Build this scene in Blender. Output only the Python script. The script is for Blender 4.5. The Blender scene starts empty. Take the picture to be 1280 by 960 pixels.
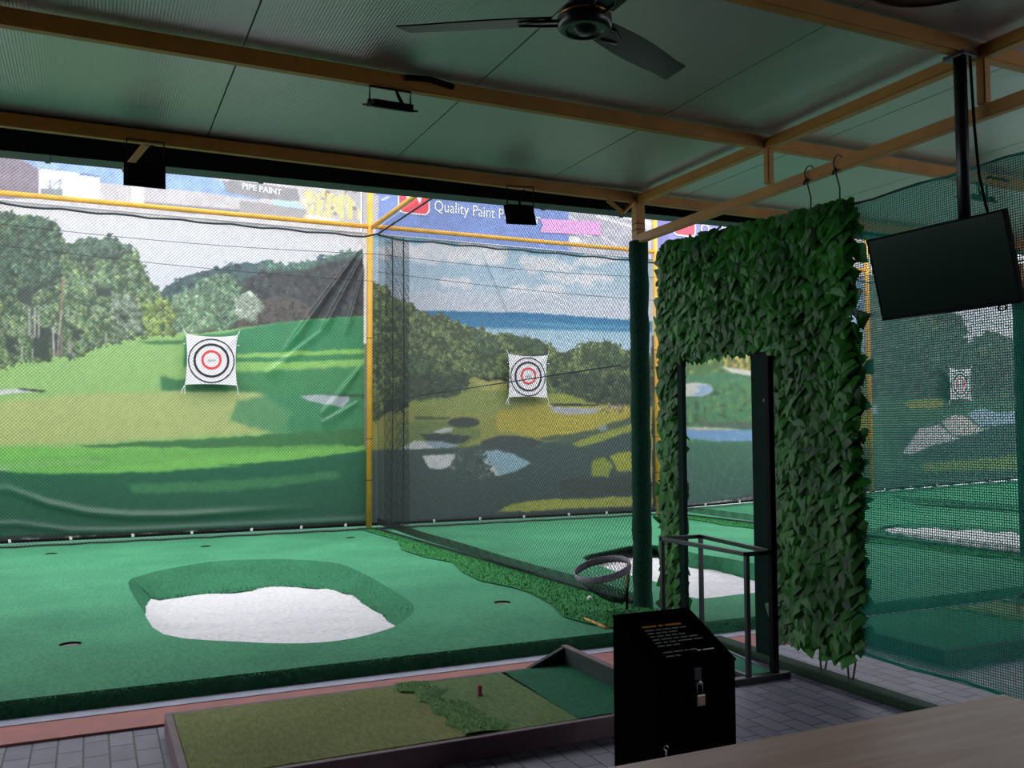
import bpy, bmesh, math, random
import numpy as np
from mathutils import Vector, Matrix
R = random.Random(7)
NR = np.random.RandomState(11)
PI = math.pi
scene = bpy.context.scene
COL = scene.collection

# ------------------------------------------------------------------ camera
EYE = np.array([0.0, 0.0, 1.5])
FPX = 1132.75
c_rt = np.array([0.90677707, -0.42158545, -0.00458894])
c_up = np.array([-0.01825386, -0.05013119, 0.99857582])
c_fw = np.array([0.42121508, 0.90540188, 0.05315338])
cd = bpy.data.cameras.new('camera')
cam = bpy.data.objects.new('camera', cd)
COL.objects.link(cam)
cd.sensor_width = 36
cd.lens = FPX / 1280 * 36
cd.clip_start = 0.05
M = Matrix.Identity(4)
for i in range(3):
    M[i][0] = c_rt[i]; M[i][1] = c_up[i]; M[i][2] = -c_fw[i]; M[i][3] = EYE[i]
cam.matrix_world = M
scene.camera = cam

# survey helpers: a direction measured in the photo -> a point on a known plane of the place
def ray(x, y):
    return c_rt * (x - 640) / FPX - c_up * (y - 480) / FPX + c_fw
def at(x, y, ax, v):
    r = ray(x, y); i = 'xyz'.index(ax)
    return Vector(EYE + (v - EYE[i]) / r[i] * r)
# main planes of the place
XL, X0, X2, X3, X4 = -1.30, 4.04, 9.53, 14.87, 20.3   # bay dividers
YT, YB = 5.48, 14.13          # front edge of turf, back wall
Y1, Y2, Y3 = 4.66, 6.21, 3.07 # purlins
ZB = 3.41                     # purlin axis height
ZR = 3.465                    # roof underside
TA = 0.10 + YT * 0.10 / (YB - YT)
TB = -0.10 / (YB - YT)
def tz(y): return TA + TB * y
def at_turf(x, y, dz=0.0):
    r = ray(x, y)
    t = (TA + dz - EYE[2]) / (r[2] - TB * r[1])
    return Vector(EYE + t * r)
def pxs(P):                   # inverse of at(): used to size printed artwork
    v = np.asarray(P, float) - EYE
    d = v @ c_fw
    return 640 + FPX * (v @ c_rt) / d, 480 - FPX * (v @ c_up) / d

# ------------------------------------------------------------------ materials
def lin(c):
    return tuple((x / 12.92 if x <= 0.04045 else ((x + 0.055) / 1.055) ** 2.4) for x in [v / 255 for v in c])
MATS = {}
def mat(name, rgb, rough=0.6, metal=0.0, spec=0.5, noise=0.0, nscale=20, bump=0.0, bscale=80, rgb2=None, coat=0.0, trans=0.0):
    if name in MATS: return MATS[name]
    m = bpy.data.materials.new(name); m.use_nodes = True
    nt = m.node_tree; b = nt.nodes['Principled BSDF']
    c = lin(rgb)
    b.inputs['Roughness'].default_value = rough
    b.inputs['Metallic'].default_value = metal
    b.inputs['Specular IOR Level'].default_value = spec
    b.inputs['Coat Weight'].default_value = coat
    b.inputs['Base Color'].default_value = (*c, 1)
    tc = nt.nodes.new('ShaderNodeTexCoord')
    if noise or rgb2:
        n = nt.nodes.new('ShaderNodeTexNoise'); n.inputs['Scale'].default_value = nscale; n.inputs['Detail'].default_value = 5
        nt.links.new(tc.outputs['Object'], n.inputs['Vector'])
        cr = nt.nodes.new('ShaderNodeValToRGB')
        c2 = lin(rgb2) if rgb2 else tuple(v * (1 - noise) for v in c)
        c1 = c if rgb2 else tuple(min(1, v * (1 + noise)) for v in c)
        cr.color_ramp.elements[0].position = 0.3; cr.color_ramp.elements[1].position = 0.7
        cr.color_ramp.elements[0].color = (*c2, 1); cr.color_ramp.elements[1].color = (*c1, 1)
        nt.links.new(n.outputs['Fac'], cr.inputs['Fac'])
        nt.links.new(cr.outputs['Color'], b.inputs['Base Color'])
    if bump:
        n2 = nt.nodes.new('ShaderNodeTexNoise'); n2.inputs['Scale'].default_value = bscale; n2.inputs['Detail'].default_value = 3
        nt.links.new(tc.outputs['Object'], n2.inputs['Vector'])
        bp = nt.nodes.new('ShaderNodeBump'); bp.inputs['Strength'].default_value = bump; bp.inputs['Distance'].default_value = 0.01
        nt.links.new(n2.outputs['Fac'], bp.inputs['Height'])
        nt.links.new(bp.outputs['Normal'], b.inputs['Normal'])
    if trans:
        b.inputs['Subsurface Weight'].default_value = 0
        mx = nt.nodes.new('ShaderNodeMixShader'); mx.inputs[0].default_value = trans
        tr = nt.nodes.new('ShaderNodeBsdfTranslucent'); tr.inputs['Color'].default_value = (*[min(1, v * 1.6) for v in c], 1)
        out = nt.nodes['Material Output']
        nt.links.new(b.outputs[0], mx.inputs[1]); nt.links.new(tr.outputs[0], mx.inputs[2]); nt.links.new(mx.outputs[0], out.inputs[0])
    MATS[name] = m
    return m

yellow = mat('yellow paint', (240, 178, 62), 0.45, noise=0.12, nscale=6)
yellow_beam = mat('ochre beam paint', (146, 98, 18), 0.5, noise=0.15, nscale=5)
black_steel = mat('black steel', (16, 15, 22), 0.35, 0.0, 0.4)
black_matt = mat('matt black', (8, 8, 9), 0.6, spec=0.06)
black_box = mat('black box sheet', (7, 7, 7), 0.85, spec=0.0)
fan_black = mat('fan black', (11, 12, 12), 0.28, spec=0.35)
chrome = mat('chrome', (200, 200, 200), 0.18, 1.0)
brass = mat('lock body', (150, 128, 116), 0.35, 0.8)
net_dark = mat('dark netting', (30, 34, 34), 0.8, spec=0.2)
net_green = mat('green netting', (22, 128, 110), 0.8, spec=0.2)
rope_dark = mat('dark rope', (28, 36, 40), 0.85, noise=0.3, nscale=60)
rope_tie = mat('brown tie rope', (70, 60, 52), 0.85, noise=0.3, nscale=80)
turf_m0 = mat('green turf', (66, 150, 112), 0.75, spec=0.25, rgb2=(48, 126, 92), nscale=170, bump=0.5, bscale=420)
turf_d0 = mat('long turf', (54, 124, 90), 0.85, spec=0.1, rgb2=(38, 98, 72), nscale=45, bump=0.7, bscale=150)
rough_m = mat('rough grass', (58, 122, 66), 0.85, spec=0.1, rgb2=(44, 104, 62), nscale=9, bump=0.25, bscale=240)
def turf_material(name, ca, cb, cc):
    m = bpy.data.materials.new(name); m.use_nodes = True; nt = m.node_tree; b = nt.nodes['Principled BSDF']; tc = nt.nodes.new('ShaderNodeTexCoord')
    def noise(sc, det, stretch=(1, 1, 1)):
        mp = nt.nodes.new('ShaderNodeMapping'); mp.inputs['Scale'].default_value = stretch; nt.links.new(tc.outputs['Object'], mp.inputs['Vector'])
        n = nt.nodes.new('ShaderNodeTexNoise'); n.inputs['Scale'].default_value = sc; n.inputs['Detail'].default_value = det; nt.links.new(mp.outputs['Vector'], n.inputs['Vector']); return n
    def ramp(n, a, b_, lo, hi):
        r = nt.nodes.new('ShaderNodeValToRGB'); r.color_ramp.elements[0].position = lo; r.color_ramp.elements[1].position = hi
        r.color_ramp.elements[0].color = (*a, 1); r.color_ramp.elements[1].color = (*b_, 1); nt.links.new(n.outputs['Fac'], r.inputs['Fac']); return r
    base = ramp(noise(1.1, 6), lin(cb), lin(ca), 0.32, 0.68)
    fib = ramp(noise(48, 3, (1, 0.35, 1)), (0.80, 0.82, 0.81), (1.13, 1.12, 1.12), 0.34, 0.66)
    speck = ramp(noise(95, 1), (1, 1, 1), (1.45, 1.35, 1.4), 0.68, 0.78)
    m1 = nt.nodes.new('ShaderNodeMix'); m1.data_type = 'RGBA'; m1.blend_type = 'MULTIPLY'; m1.inputs['Factor'].default_value = 1
    m2 = nt.nodes.new('ShaderNodeMix'); m2.data_type = 'RGBA'; m2.blend_type = 'MULTIPLY'; m2.inputs['Factor'].default_value = 1
    nt.links.new(base.outputs['Color'], m1.inputs['A']); nt.links.new(fib.outputs['Color'], m1.inputs['B'])
    nt.links.new(m1.outputs['Result'], m2.inputs['A']); nt.links.new(speck.outputs['Color'], m2.inputs['B'])
    nt.links.new(m2.outputs['Result'], b.inputs['Base Color'])
    b.inputs['Roughness'].default_value = 0.8; b.inputs['Specular IOR Level'].default_value = 0.15
    bn = noise(70, 4, (1, 0.5, 1)); bp = nt.nodes.new('ShaderNodeBump'); bp.inputs['Strength'].default_value = 0.7; bp.inputs['Distance'].default_value = 0.01
    nt.links.new(bn.outputs['Fac'], bp.inputs['Height']); nt.links.new(bp.outputs['Normal'], b.inputs['Normal']); return m
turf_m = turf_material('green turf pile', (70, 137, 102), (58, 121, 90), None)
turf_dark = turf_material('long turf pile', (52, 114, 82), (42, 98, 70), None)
teal_m = turf_material('teal mat pile', (36, 112, 80), (28, 96, 68), None)
olive_m = turf_material('olive turf pile', (132, 136, 84), (112, 118, 68), None)
mid_m = turf_material('green mat pile', (112, 134, 84), (94, 120, 76), None)
green_stance = turf_material('green stance turf', (34, 122, 84), (24, 100, 68), None)
sand_m = mat('white sand', (208, 204, 206), 0.95, spec=0.05, rgb2=(184, 181, 185), nscale=26, bump=0.7, bscale=60)
olive_0 = mat('olive mat turf', (128, 134, 80), 0.9, spec=0.1, rgb2=(106, 118, 74), nscale=5, bump=0.5, bscale=400)
mid_0 = mat('green mat turf', (118, 142, 90), 0.9, spec=0.1, rgb2=(92, 122, 78), nscale=9, bump=0.5, bscale=400)
teal_0 = mat('teal mat turf', (44, 130, 96), 0.85, spec=0.1, rgb2=(30, 106, 78), nscale=90, bump=0.5, bscale=400)
rim_m = mat('dark red rubber', (104, 76, 84), 0.55, noise=0.2, nscale=12)
rim_dark = mat('dark green board', (22, 44, 38), 0.75, noise=0.25, nscale=30)
pad_m = mat('dark green padding', (16, 54, 42), 0.85, spec=0.15, noise=0.3, nscale=40, bump=0.6, bscale=90)
jamb_m = mat('dark green jamb', (12, 34, 28), 0.8, spec=0.08, noise=0.2, nscale=10)
kerb_red = mat('red kerb paint', (196, 122, 112), 0.75, rgb2=(168, 112, 114), nscale=7, bump=0.2, bscale=60)
kerb_grey = mat('grey kerb concrete', (186, 186, 206), 0.75, noise=0.1, nscale=9)
curb_m = mat('green curb turf', (30, 62, 40), 0.9, rgb2=(20, 42, 30), nscale=50, bump=0.6, bscale=200)
white_cloth = mat('white cloth', (236, 232, 240), 0.8, noise=0.03, nscale=10)
red_ring = mat('red ring print', (232, 66, 70), 0.8)
black_ring = mat('black ring print', (48, 40, 46), 0.8)
lamp_brown = mat('brown lamp shade', (92, 62, 40), 0.7, noise=0.15, nscale=20)
tee_red = mat('red rubber tee', (150, 60, 48), 0.6)
stick_or = mat('orange rod', (206, 142, 64), 0.5)
soffit_m = mat('soffit black', (10, 10, 10), 0.9, spec=0.0)
glass_dark = mat('dark glass', (8, 8, 9), 0.16, spec=0.18)
fascia_m = mat('grey green flashing', (58, 72, 70), 0.6)
white_paint = mat('white lettering', (240, 240, 240), 0.7)
orange_let = mat('orange lettering', (210, 130, 40), 0.7)
dim_let = mat('grey lettering', (150, 150, 150), 0.7)
pink_m = mat('pink panel print', (222, 160, 216), 0.7)
ad_red = mat('red logo print', (232, 74, 92), 0.7)
tag_white = mat('white clip', (225, 225, 225), 0.6)
wall_m = mat('dark wall paint', (62, 64, 64), 0.9, noise=0.1, nscale=3)
leather = mat('grey webbing', (150, 146, 160), 0.8, rgb2=(112, 102, 114), nscale=50)

def node_mat(name):
    m = bpy.data.materials.new(name); m.use_nodes = True
    nt = m.node_tree
    return m, nt, nt.nodes['Principled BSDF'], nt.nodes.new('ShaderNodeTexCoord')

# foil insulated roof
foil, nt, b, tc = node_mat('reflective foil')
b.inputs['Base Color'].default_value = (0.44, 0.405, 0.425, 1)
b.inputs['Metallic'].default_value = 0.85; b.inputs['Roughness'].default_value = 0.36
mp = nt.nodes.new('ShaderNodeMapping'); nt.links.new(tc.outputs['Object'], mp.inputs['Vector'])
w1 = nt.nodes.new('ShaderNodeTexWave'); w1.bands_direction = 'X'; w1.inputs['Scale'].default_value = 20
w2 = nt.nodes.new('ShaderNodeTexWave'); w2.bands_direction = 'Y'; w2.inputs['Scale'].default_value = 26
nz = nt.nodes.new('ShaderNodeTexNoise'); nz.inputs['Scale'].default_value = 1.6; nz.inputs['Detail'].default_value = 3
for w in (w1, w2, nz): nt.links.new(mp.outputs['Vector'], w.inputs['Vector'])
a1 = nt.nodes.new('ShaderNodeMath'); a1.operation = 'ADD'; nt.links.new(w1.outputs['Fac'], a1.inputs[0]); nt.links.new(w2.outputs['Fac'], a1.inputs[1])
bp = nt.nodes.new('ShaderNodeBump'); bp.inputs['Strength'].default_value = 0.22; bp.inputs['Distance'].default_value = 0.004
nt.links.new(a1.outputs[0], bp.inputs['Height'])
bp2 = nt.nodes.new('ShaderNodeBump'); bp2.inputs['Strength'].default_value = 0.35; bp2.inputs['Distance'].default_value = 0.04
nt.links.new(nz.outputs['Fac'], bp2.inputs['Height']); nt.links.new(bp.outputs['Normal'], bp2.inputs['Normal'])
nt.links.new(bp2.outputs['Normal'], b.inputs['Normal'])

# block paving
paver, nt, b, tc = node_mat('block paving')
mp = nt.nodes.new('ShaderNodeMapping'); mp.inputs['Rotation'].default_value = (0, 0, PI / 2)
nt.links.new(tc.outputs['Object'], mp.inputs['Vector'])
br = nt.nodes.new('ShaderNodeTexBrick')
br.inputs['Scale'].default_value = 1.0; br.inputs['Brick Width'].default_value = 0.22; br.inputs['Row Height'].default_value = 0.112
br.inputs['Mortar Size'].default_value = 0.005; br.inputs['Mortar Smooth'].default_value = 0.3
br.inputs['Color1'].default_value = (*lin((152, 142, 164)), 1); br.inputs['Color2'].default_value = (*lin((124, 115, 138)), 1)
br.inputs['Mortar'].default_value = (*lin((52, 48, 56)), 1)
nt.links.new(mp.outputs['Vector'], br.inputs['Vector'])
nz = nt.nodes.new('ShaderNodeTexNoise'); nz.inputs['Scale'].default_value = 5; nz.inputs['Detail'].default_value = 6
nt.links.new(tc.outputs['Object'], nz.inputs['Vector'])
mx = nt.nodes.new('ShaderNodeMix'); mx.data_type = 'RGBA'; mx.blend_type = 'MULTIPLY'; mx.inputs['Factor'].default_value = 0.5
nt.links.new(br.outputs['Color'], mx.inputs['A']); nt.links.new(nz.outputs['Fac'], mx.inputs['B'])
nt.links.new(mx.outputs['Result'], b.inputs['Base Color'])
b.inputs['Roughness'].default_value = 0.5
bp = nt.nodes.new('ShaderNodeBump'); bp.inputs['Strength'].default_value = 0.8; bp.inputs['Distance'].default_value = 0.01; bp.invert = True
nt.links.new(br.outputs['Fac'], bp.inputs['Height']); nt.links.new(bp.outputs['Normal'], b.inputs['Normal'])

# wood worktop
wood, nt, b, tc = node_mat('pale oak laminate')
mp = nt.nodes.new('ShaderNodeMapping'); mp.inputs['Scale'].default_value = (1.6, 22, 1); nt.links.new(tc.outputs['Object'], mp.inputs['Vector'])
nz = nt.nodes.new('ShaderNodeTexNoise'); nz.inputs['Scale'].default_value = 1.6; nz.inputs['Detail'].default_value = 6; nt.links.new(mp.outputs['Vector'], nz.inputs['Vector'])
cr = nt.nodes.new('ShaderNodeValToRGB')
cr.color_ramp.elements[0].position = 0.3; cr.color_ramp.elements[1].position = 0.72
cr.color_ramp.elements[0].color = (*lin((230, 184, 164)), 1); cr.color_ramp.elements[1].color = (*lin((252, 220, 204)), 1)
nt.links.new(nz.outputs['Fac'], cr.inputs['Fac']); nt.links.new(cr.outputs['Color'], b.inputs['Base Color'])
b.inputs['Roughness'].default_value = 0.38; b.inputs['Coat Weight'].default_value = 0.4; b.inputs['Coat Roughness'].default_value = 0.3

# ivy leaf: hue varies from leaf to leaf through a per-face tint
leaf_m, nt, b, tc = node_mat('ivy leaf')
at_n = nt.nodes.new('ShaderNodeAttribute'); at_n.attribute_name = 'tint'
cr = nt.nodes.new('ShaderNodeValToRGB')
cr.color_ramp.elements[0].color = (*lin((17, 70, 16)), 1); cr.color_ramp.elements[1].color = (*lin((52, 130, 36)), 1)
nt.links.new(at_n.outputs['Fac'], cr.inputs['Fac']); nt.links.new(cr.outputs['Color'], b.inputs['Base Color'])
b.inputs['Roughness'].default_value = 0.42; b.inputs['Specular IOR Level'].default_value = 0.36
tr = nt.nodes.new('ShaderNodeBsdfTranslucent'); nt.links.new(cr.outputs['Color'], tr.inputs['Color'])
ms = nt.nodes.new('ShaderNodeMixShader'); ms.inputs[0].default_value = 0.32
nt.links.new(b.outputs[0], ms.inputs[1]); nt.links.new(tr.outputs[0], ms.inputs[2]); nt.links.new(ms.outputs[0], nt.nodes['Material Output'].inputs[0])

def print_mat(name):
    m, nt, b, tc = node_mat(name)
    a = nt.nodes.new('ShaderNodeAttribute'); a.attribute_name = 'print'
    nt.links.new(a.outputs['Color'], b.inputs['Base Color'])
    b.inputs['Roughness'].default_value = 0.42; b.inputs['Specular IOR Level'].default_value = 0.55
    return m
vinyl = print_mat('printed vinyl')

# ------------------------------------------------------------------ mesh builder
class MB:
    def __init__(s): s.v = []; s.f = []
    def add(s, vs, fs):
        o = len(s.v); s.v += [tuple(v) for v in vs]; s.f += [tuple(i + o for i in f) for f in fs]; return s
    def box(s, lo, hi, rot=None, c=None):
        x0, y0, z0 = lo; x1, y1, z1 = hi
        vs = [Vector(p) for p in ((x0, y0, z0), (x1, y0, z0), (x1, y1, z0), (x0, y1, z0), (x0, y0, z1), (x1, y0, z1), (x1, y1, z1), (x0, y1, z1))]
        if rot is not None:
            cc = Vector(c) if c is not None else Vector(((x0 + x1) / 2, (y0 + y1) / 2, (z0 + z1) / 2))
            vs = [cc + rot @ (v - cc) for v in vs]
        return s.add(vs, [(0, 3, 2, 1), (4, 5, 6, 7), (0, 1, 5, 4), (1, 2, 6, 5), (2, 3, 7, 6), (3, 0, 4, 7)])
    def bbox(s, lo, hi, bv=0.004, rot=None, c=None):   # bevelled box
        bm = bmesh.new(); bmesh.ops.create_cube(bm, size=1)
        L = Vector(lo); H = Vector(hi); ce = (L + H) / 2; d = H - L
        for v in bm.verts: v.co = Vector((v.co.x * d.x, v.co.y * d.y, v.co.z * d.z))
        bmesh.ops.bevel(bm, geom=bm.edges[:], offset=bv, segments=2, affect='EDGES', profile=0.6)
        cc = Vector(c) if c is not None else ce
        vs = []
        bm.verts.index_update()
        for v in bm.verts:
            p = ce + v.co
            if rot is not None: p = cc + rot @ (p - cc)
            vs.append(p)
        fs = [tuple(v.index for v in f.verts) for f in bm.faces]; bm.free()
        return s.add(vs, fs)
    def tube(s, pts, r, n=8, cap=True, closed=False):
        pts = [Vector(p) for p in pts]; k = len(pts); rr = r if isinstance(r, (list, tuple)) else [r] * k
        vs = []; prev = None
        for i, p in enumerate(pts):
            if closed: t = pts[(i + 1) % k] - pts[i - 1]
            else: t = pts[min(i + 1, k - 1)] - pts[max(i - 1, 0)]
            t.normalize()
            if prev is None:
                a = Vector((0, 0, 1)) if abs(t.z) < 0.9 else Vector((1, 0, 0))
                u = t.cross(a).normalized()
            else:
                u = (prev - t * prev.dot(t)).normalized()
            prev = u; w = t.cross(u)
            for j in range(n):
                an = 2 * PI * j / n
                vs.append(p + (u * math.cos(an) + w * math.sin(an)) * rr[i])
        fs = []
        for i in range(k if closed else k - 1):
            for j in range(n):
                a, b2 = i * n + j, i * n + (j + 1) % n
                i2 = (i + 1) % k
                fs.append((a, b2, i2 * n + (j + 1) % n, i2 * n + j))
        if cap and not closed:
            fs.append(tuple(range(n))[::-1]); fs.append(tuple((k - 1) * n + j for j in range(n)))
        return s.add(vs, fs)
    def lathe(s, c, prof, n=24, axis=(0, 0, 1), cap=True):
        ax = Vector(axis).normalized(); a = Vector((1, 0, 0)) if abs(ax.x) < 0.9 else Vector((0, 1, 0))
        u = ax.cross(a).normalized(); w = ax.cross(u); c = Vector(c); vs = []
        for r, h in prof:
            for j in range(n):
                an = 2 * PI * j / n
                vs.append(c + ax * h + (u * math.cos(an) + w * math.sin(an)) * r)
        fs = []
        for i in range(len(prof) - 1):
            for j in range(n):
                fs.append((i * n + j, i * n + (j + 1) % n, (i + 1) * n + (j + 1) % n, (i + 1) * n + j))
        if cap:
            fs.append(tuple(range(n))[::-1]); fs.append(tuple((len(prof) - 1) * n + j for j in range(n)))
        return s.add(vs, fs)
    def prism(s, poly, d):            # polygon (3D points) extruded by vector d
        n = len(poly); d = Vector(d); p = [Vector(q) for q in poly]
        vs = p + [q + d for q in p]
        fs = [tuple(range(n))[::-1], tuple(range(n, 2 * n))]
        for i in range(n): fs.append((i, (i + 1) % n, n + (i + 1) % n, n + i))
        return s.add(vs, fs)
    def build(s, name, material, parent=None, smooth=False, label=None):
        me = bpy.data.meshes.new(name)
        vs = np.array(s.v, float)
        if parent is not None:
            org = np.array(parent_world(parent)); loc = (0, 0, 0)
        else:
            org = np.array([(vs[:, 0].min() + vs[:, 0].max()) / 2, (vs[:, 1].min() + vs[:, 1].max()) / 2, vs[:, 2].min()]); loc = tuple(org)
        me.from_pydata([tuple(v) for v in vs - org], [], s.f); me.update()
        if smooth: me.polygons.foreach_set('use_smooth', [True] * len(me.polygons))
        o = bpy.data.objects.new(name, me); COL.objects.link(o)
        if parent is not None: o.parent = parent
        o.location = loc
        me.materials.append(material)
        if label: o['label'] = label
        return o
def parent_world(o):
    p = Vector((0, 0, 0))
    while o is not None: p += o.location; o = o.parent
    return p
def thing(name, label, cat, loc, group=None):
    o = bpy.data.objects.new(name, None); COL.objects.link(o)
    o.empty_display_size = 0.1; o.location = loc; o['label'] = label; o['category'] = cat
    if group: o['group'] = group
    return o
def tag(o, label, cat=None, group=None, kind=None):
    o['label'] = label
    if cat: o['category'] = cat
    if group: o['group'] = group
    if kind: o['kind'] = kind
    return o
def struct(o, label, cat='structure'):
    return tag(o, label, cat, kind='structure')
def fix_normals(o):
    bm = bmesh.new(); bm.from_mesh(o.data); bmesh.ops.recalc_face_normals(bm, faces=bm.faces[:]); bm.to_mesh(o.data); bm.free()

def text_mesh(s, size_w, size_h, org, ux, uz, bold=False):
    """lettering as flat polygons, fitted to width/height, placed at org with axes ux (reading) and uz (up)"""
    cu = bpy.data.curves.new('t', 'FONT'); cu.body = s; cu.resolution_u = 3
    if bold: cu.offset = 0.02
    ob = bpy.data.objects.new('t', cu); COL.objects.link(ob)
    dg = bpy.context.evaluated_depsgraph_get()
    me = bpy.data.meshes.new_from_object(ob.evaluated_get(dg))
    vs = np.array([v.co[:] for v in me.vertices]); fs = [tuple(p.vertices) for p in me.polygons]
    bpy.data.objects.remove(ob); bpy.data.curves.remove(cu); bpy.data.meshes.remove(me)
    lo, hi = vs.min(0), vs.max(0)
    org, ux, uz = Vector(org), Vector(ux).normalized(), Vector(uz).normalized()
    out = [org + ux * ((v[0] - lo[0]) / (hi[0] - lo[0]) * size_w) + uz * ((v[1] - lo[1]) / (hi[1] - lo[1]) * size_h) for v in vs]
    return out, fs

# ------------------------------------------------------------------ netting: real threads
def net(mb, O, U, V, W, H, pitch, r, pattern='diamond', seg=0.5, wav=0.012, clip=None):
    O, U, V = np.array(O, float), np.array(U, float), np.array(V, float)
    N = np.cross(U, V)
    verts = []; faces = []
    def thread(p, q):
        L = math.hypot(q[0] - p[0], q[1] - p[1])
        if L < pitch * 0.5: return
        k = max(1, int(L / seg)); base = len(verts)
        d = ((q[0] - p[0]) / L, (q[1] - p[1]) / L); nn = (-d[1], d[0])
        for i in range(k + 1):
            t = i / k; a = p[0] + (q[0] - p[0]) * t; b_ = p[1] + (q[1] - p[1]) * t
            w = wav * (math.sin(a * 2.1 + b_ * 0.7) + math.sin(b_ * 1.7 - a * 0.9 + 1.3))
            for (e1, e2) in ((r, 0), (-0.5 * r, 0.866 * r), (-0.5 * r, -0.866 * r)):
                verts.append(O + U * (a + nn[0] * e2) + V * (b_ + nn[1] * e2) + N * (w + e1))
        for i in range(k):
            for j in range(3):
                faces.append((base + i * 3 + j, base + i * 3 + (j + 1) % 3, base + (i + 1) * 3 + (j + 1) % 3, base + (i + 1) * 3 + j))
    if pattern == 'diamond':
        c = -H
        while c < W:
            a0, a1 = max(0, c), min(W, c + H)
            thread((a0, a0 - c), (a1, a1 - c))
            thread((a0, H - (a0 - c)), (a1, H - (a1 - c)))
            c += pitch
    else:
        a = 0
        while a <= W + 1e-6: thread((a, 0), (a, H)); a += pitch
        b_ = 0
        while b_ <= H + 1e-6: thread((0, b_), (W, b_)); b_ += pitch
    return mb.add(verts, faces)

def blades(mb, tris, dens, L, w, lean=0.5, rnd=R):
    """short grass blades scattered over triangles"""
    vs = []; fs = []
    for (a, b_, c) in tris:
        a, b_, c = Vector(a), Vector(b_), Vector(c)
        n = (b_ - a).cross(c - a); A = n.length / 2
        if A < 1e-7: continue
        n.normalize()
        if n.z < 0: n = -n
        for _ in range(int(A * dens + rnd.random())):
            u, v = rnd.random(), rnd.random()
            if u + v > 1: u, v = 1 - u, 1 - v
            p = a + (b_ - a) * u + (c - a) * v
            an = rnd.random() * 2 * PI; d = Vector((math.cos(an), math.sin(an), 0)); s_ = Vector((-d.y, d.x, 0))
            l = L * (0.6 + 0.7 * rnd.random()); ww = w * (0.7 + 0.6 * rnd.random())
            o = len(vs)
            up = (n * 0.6 + Vector((0, 0, 0.5))).normalized()
            vs += [p - s_ * ww / 2, p + s_ * ww / 2, p + up * l + d * l * lean * rnd.random()]
            fs.append((o, o + 1, o + 2))
    return mb.add(vs, fs)

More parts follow.
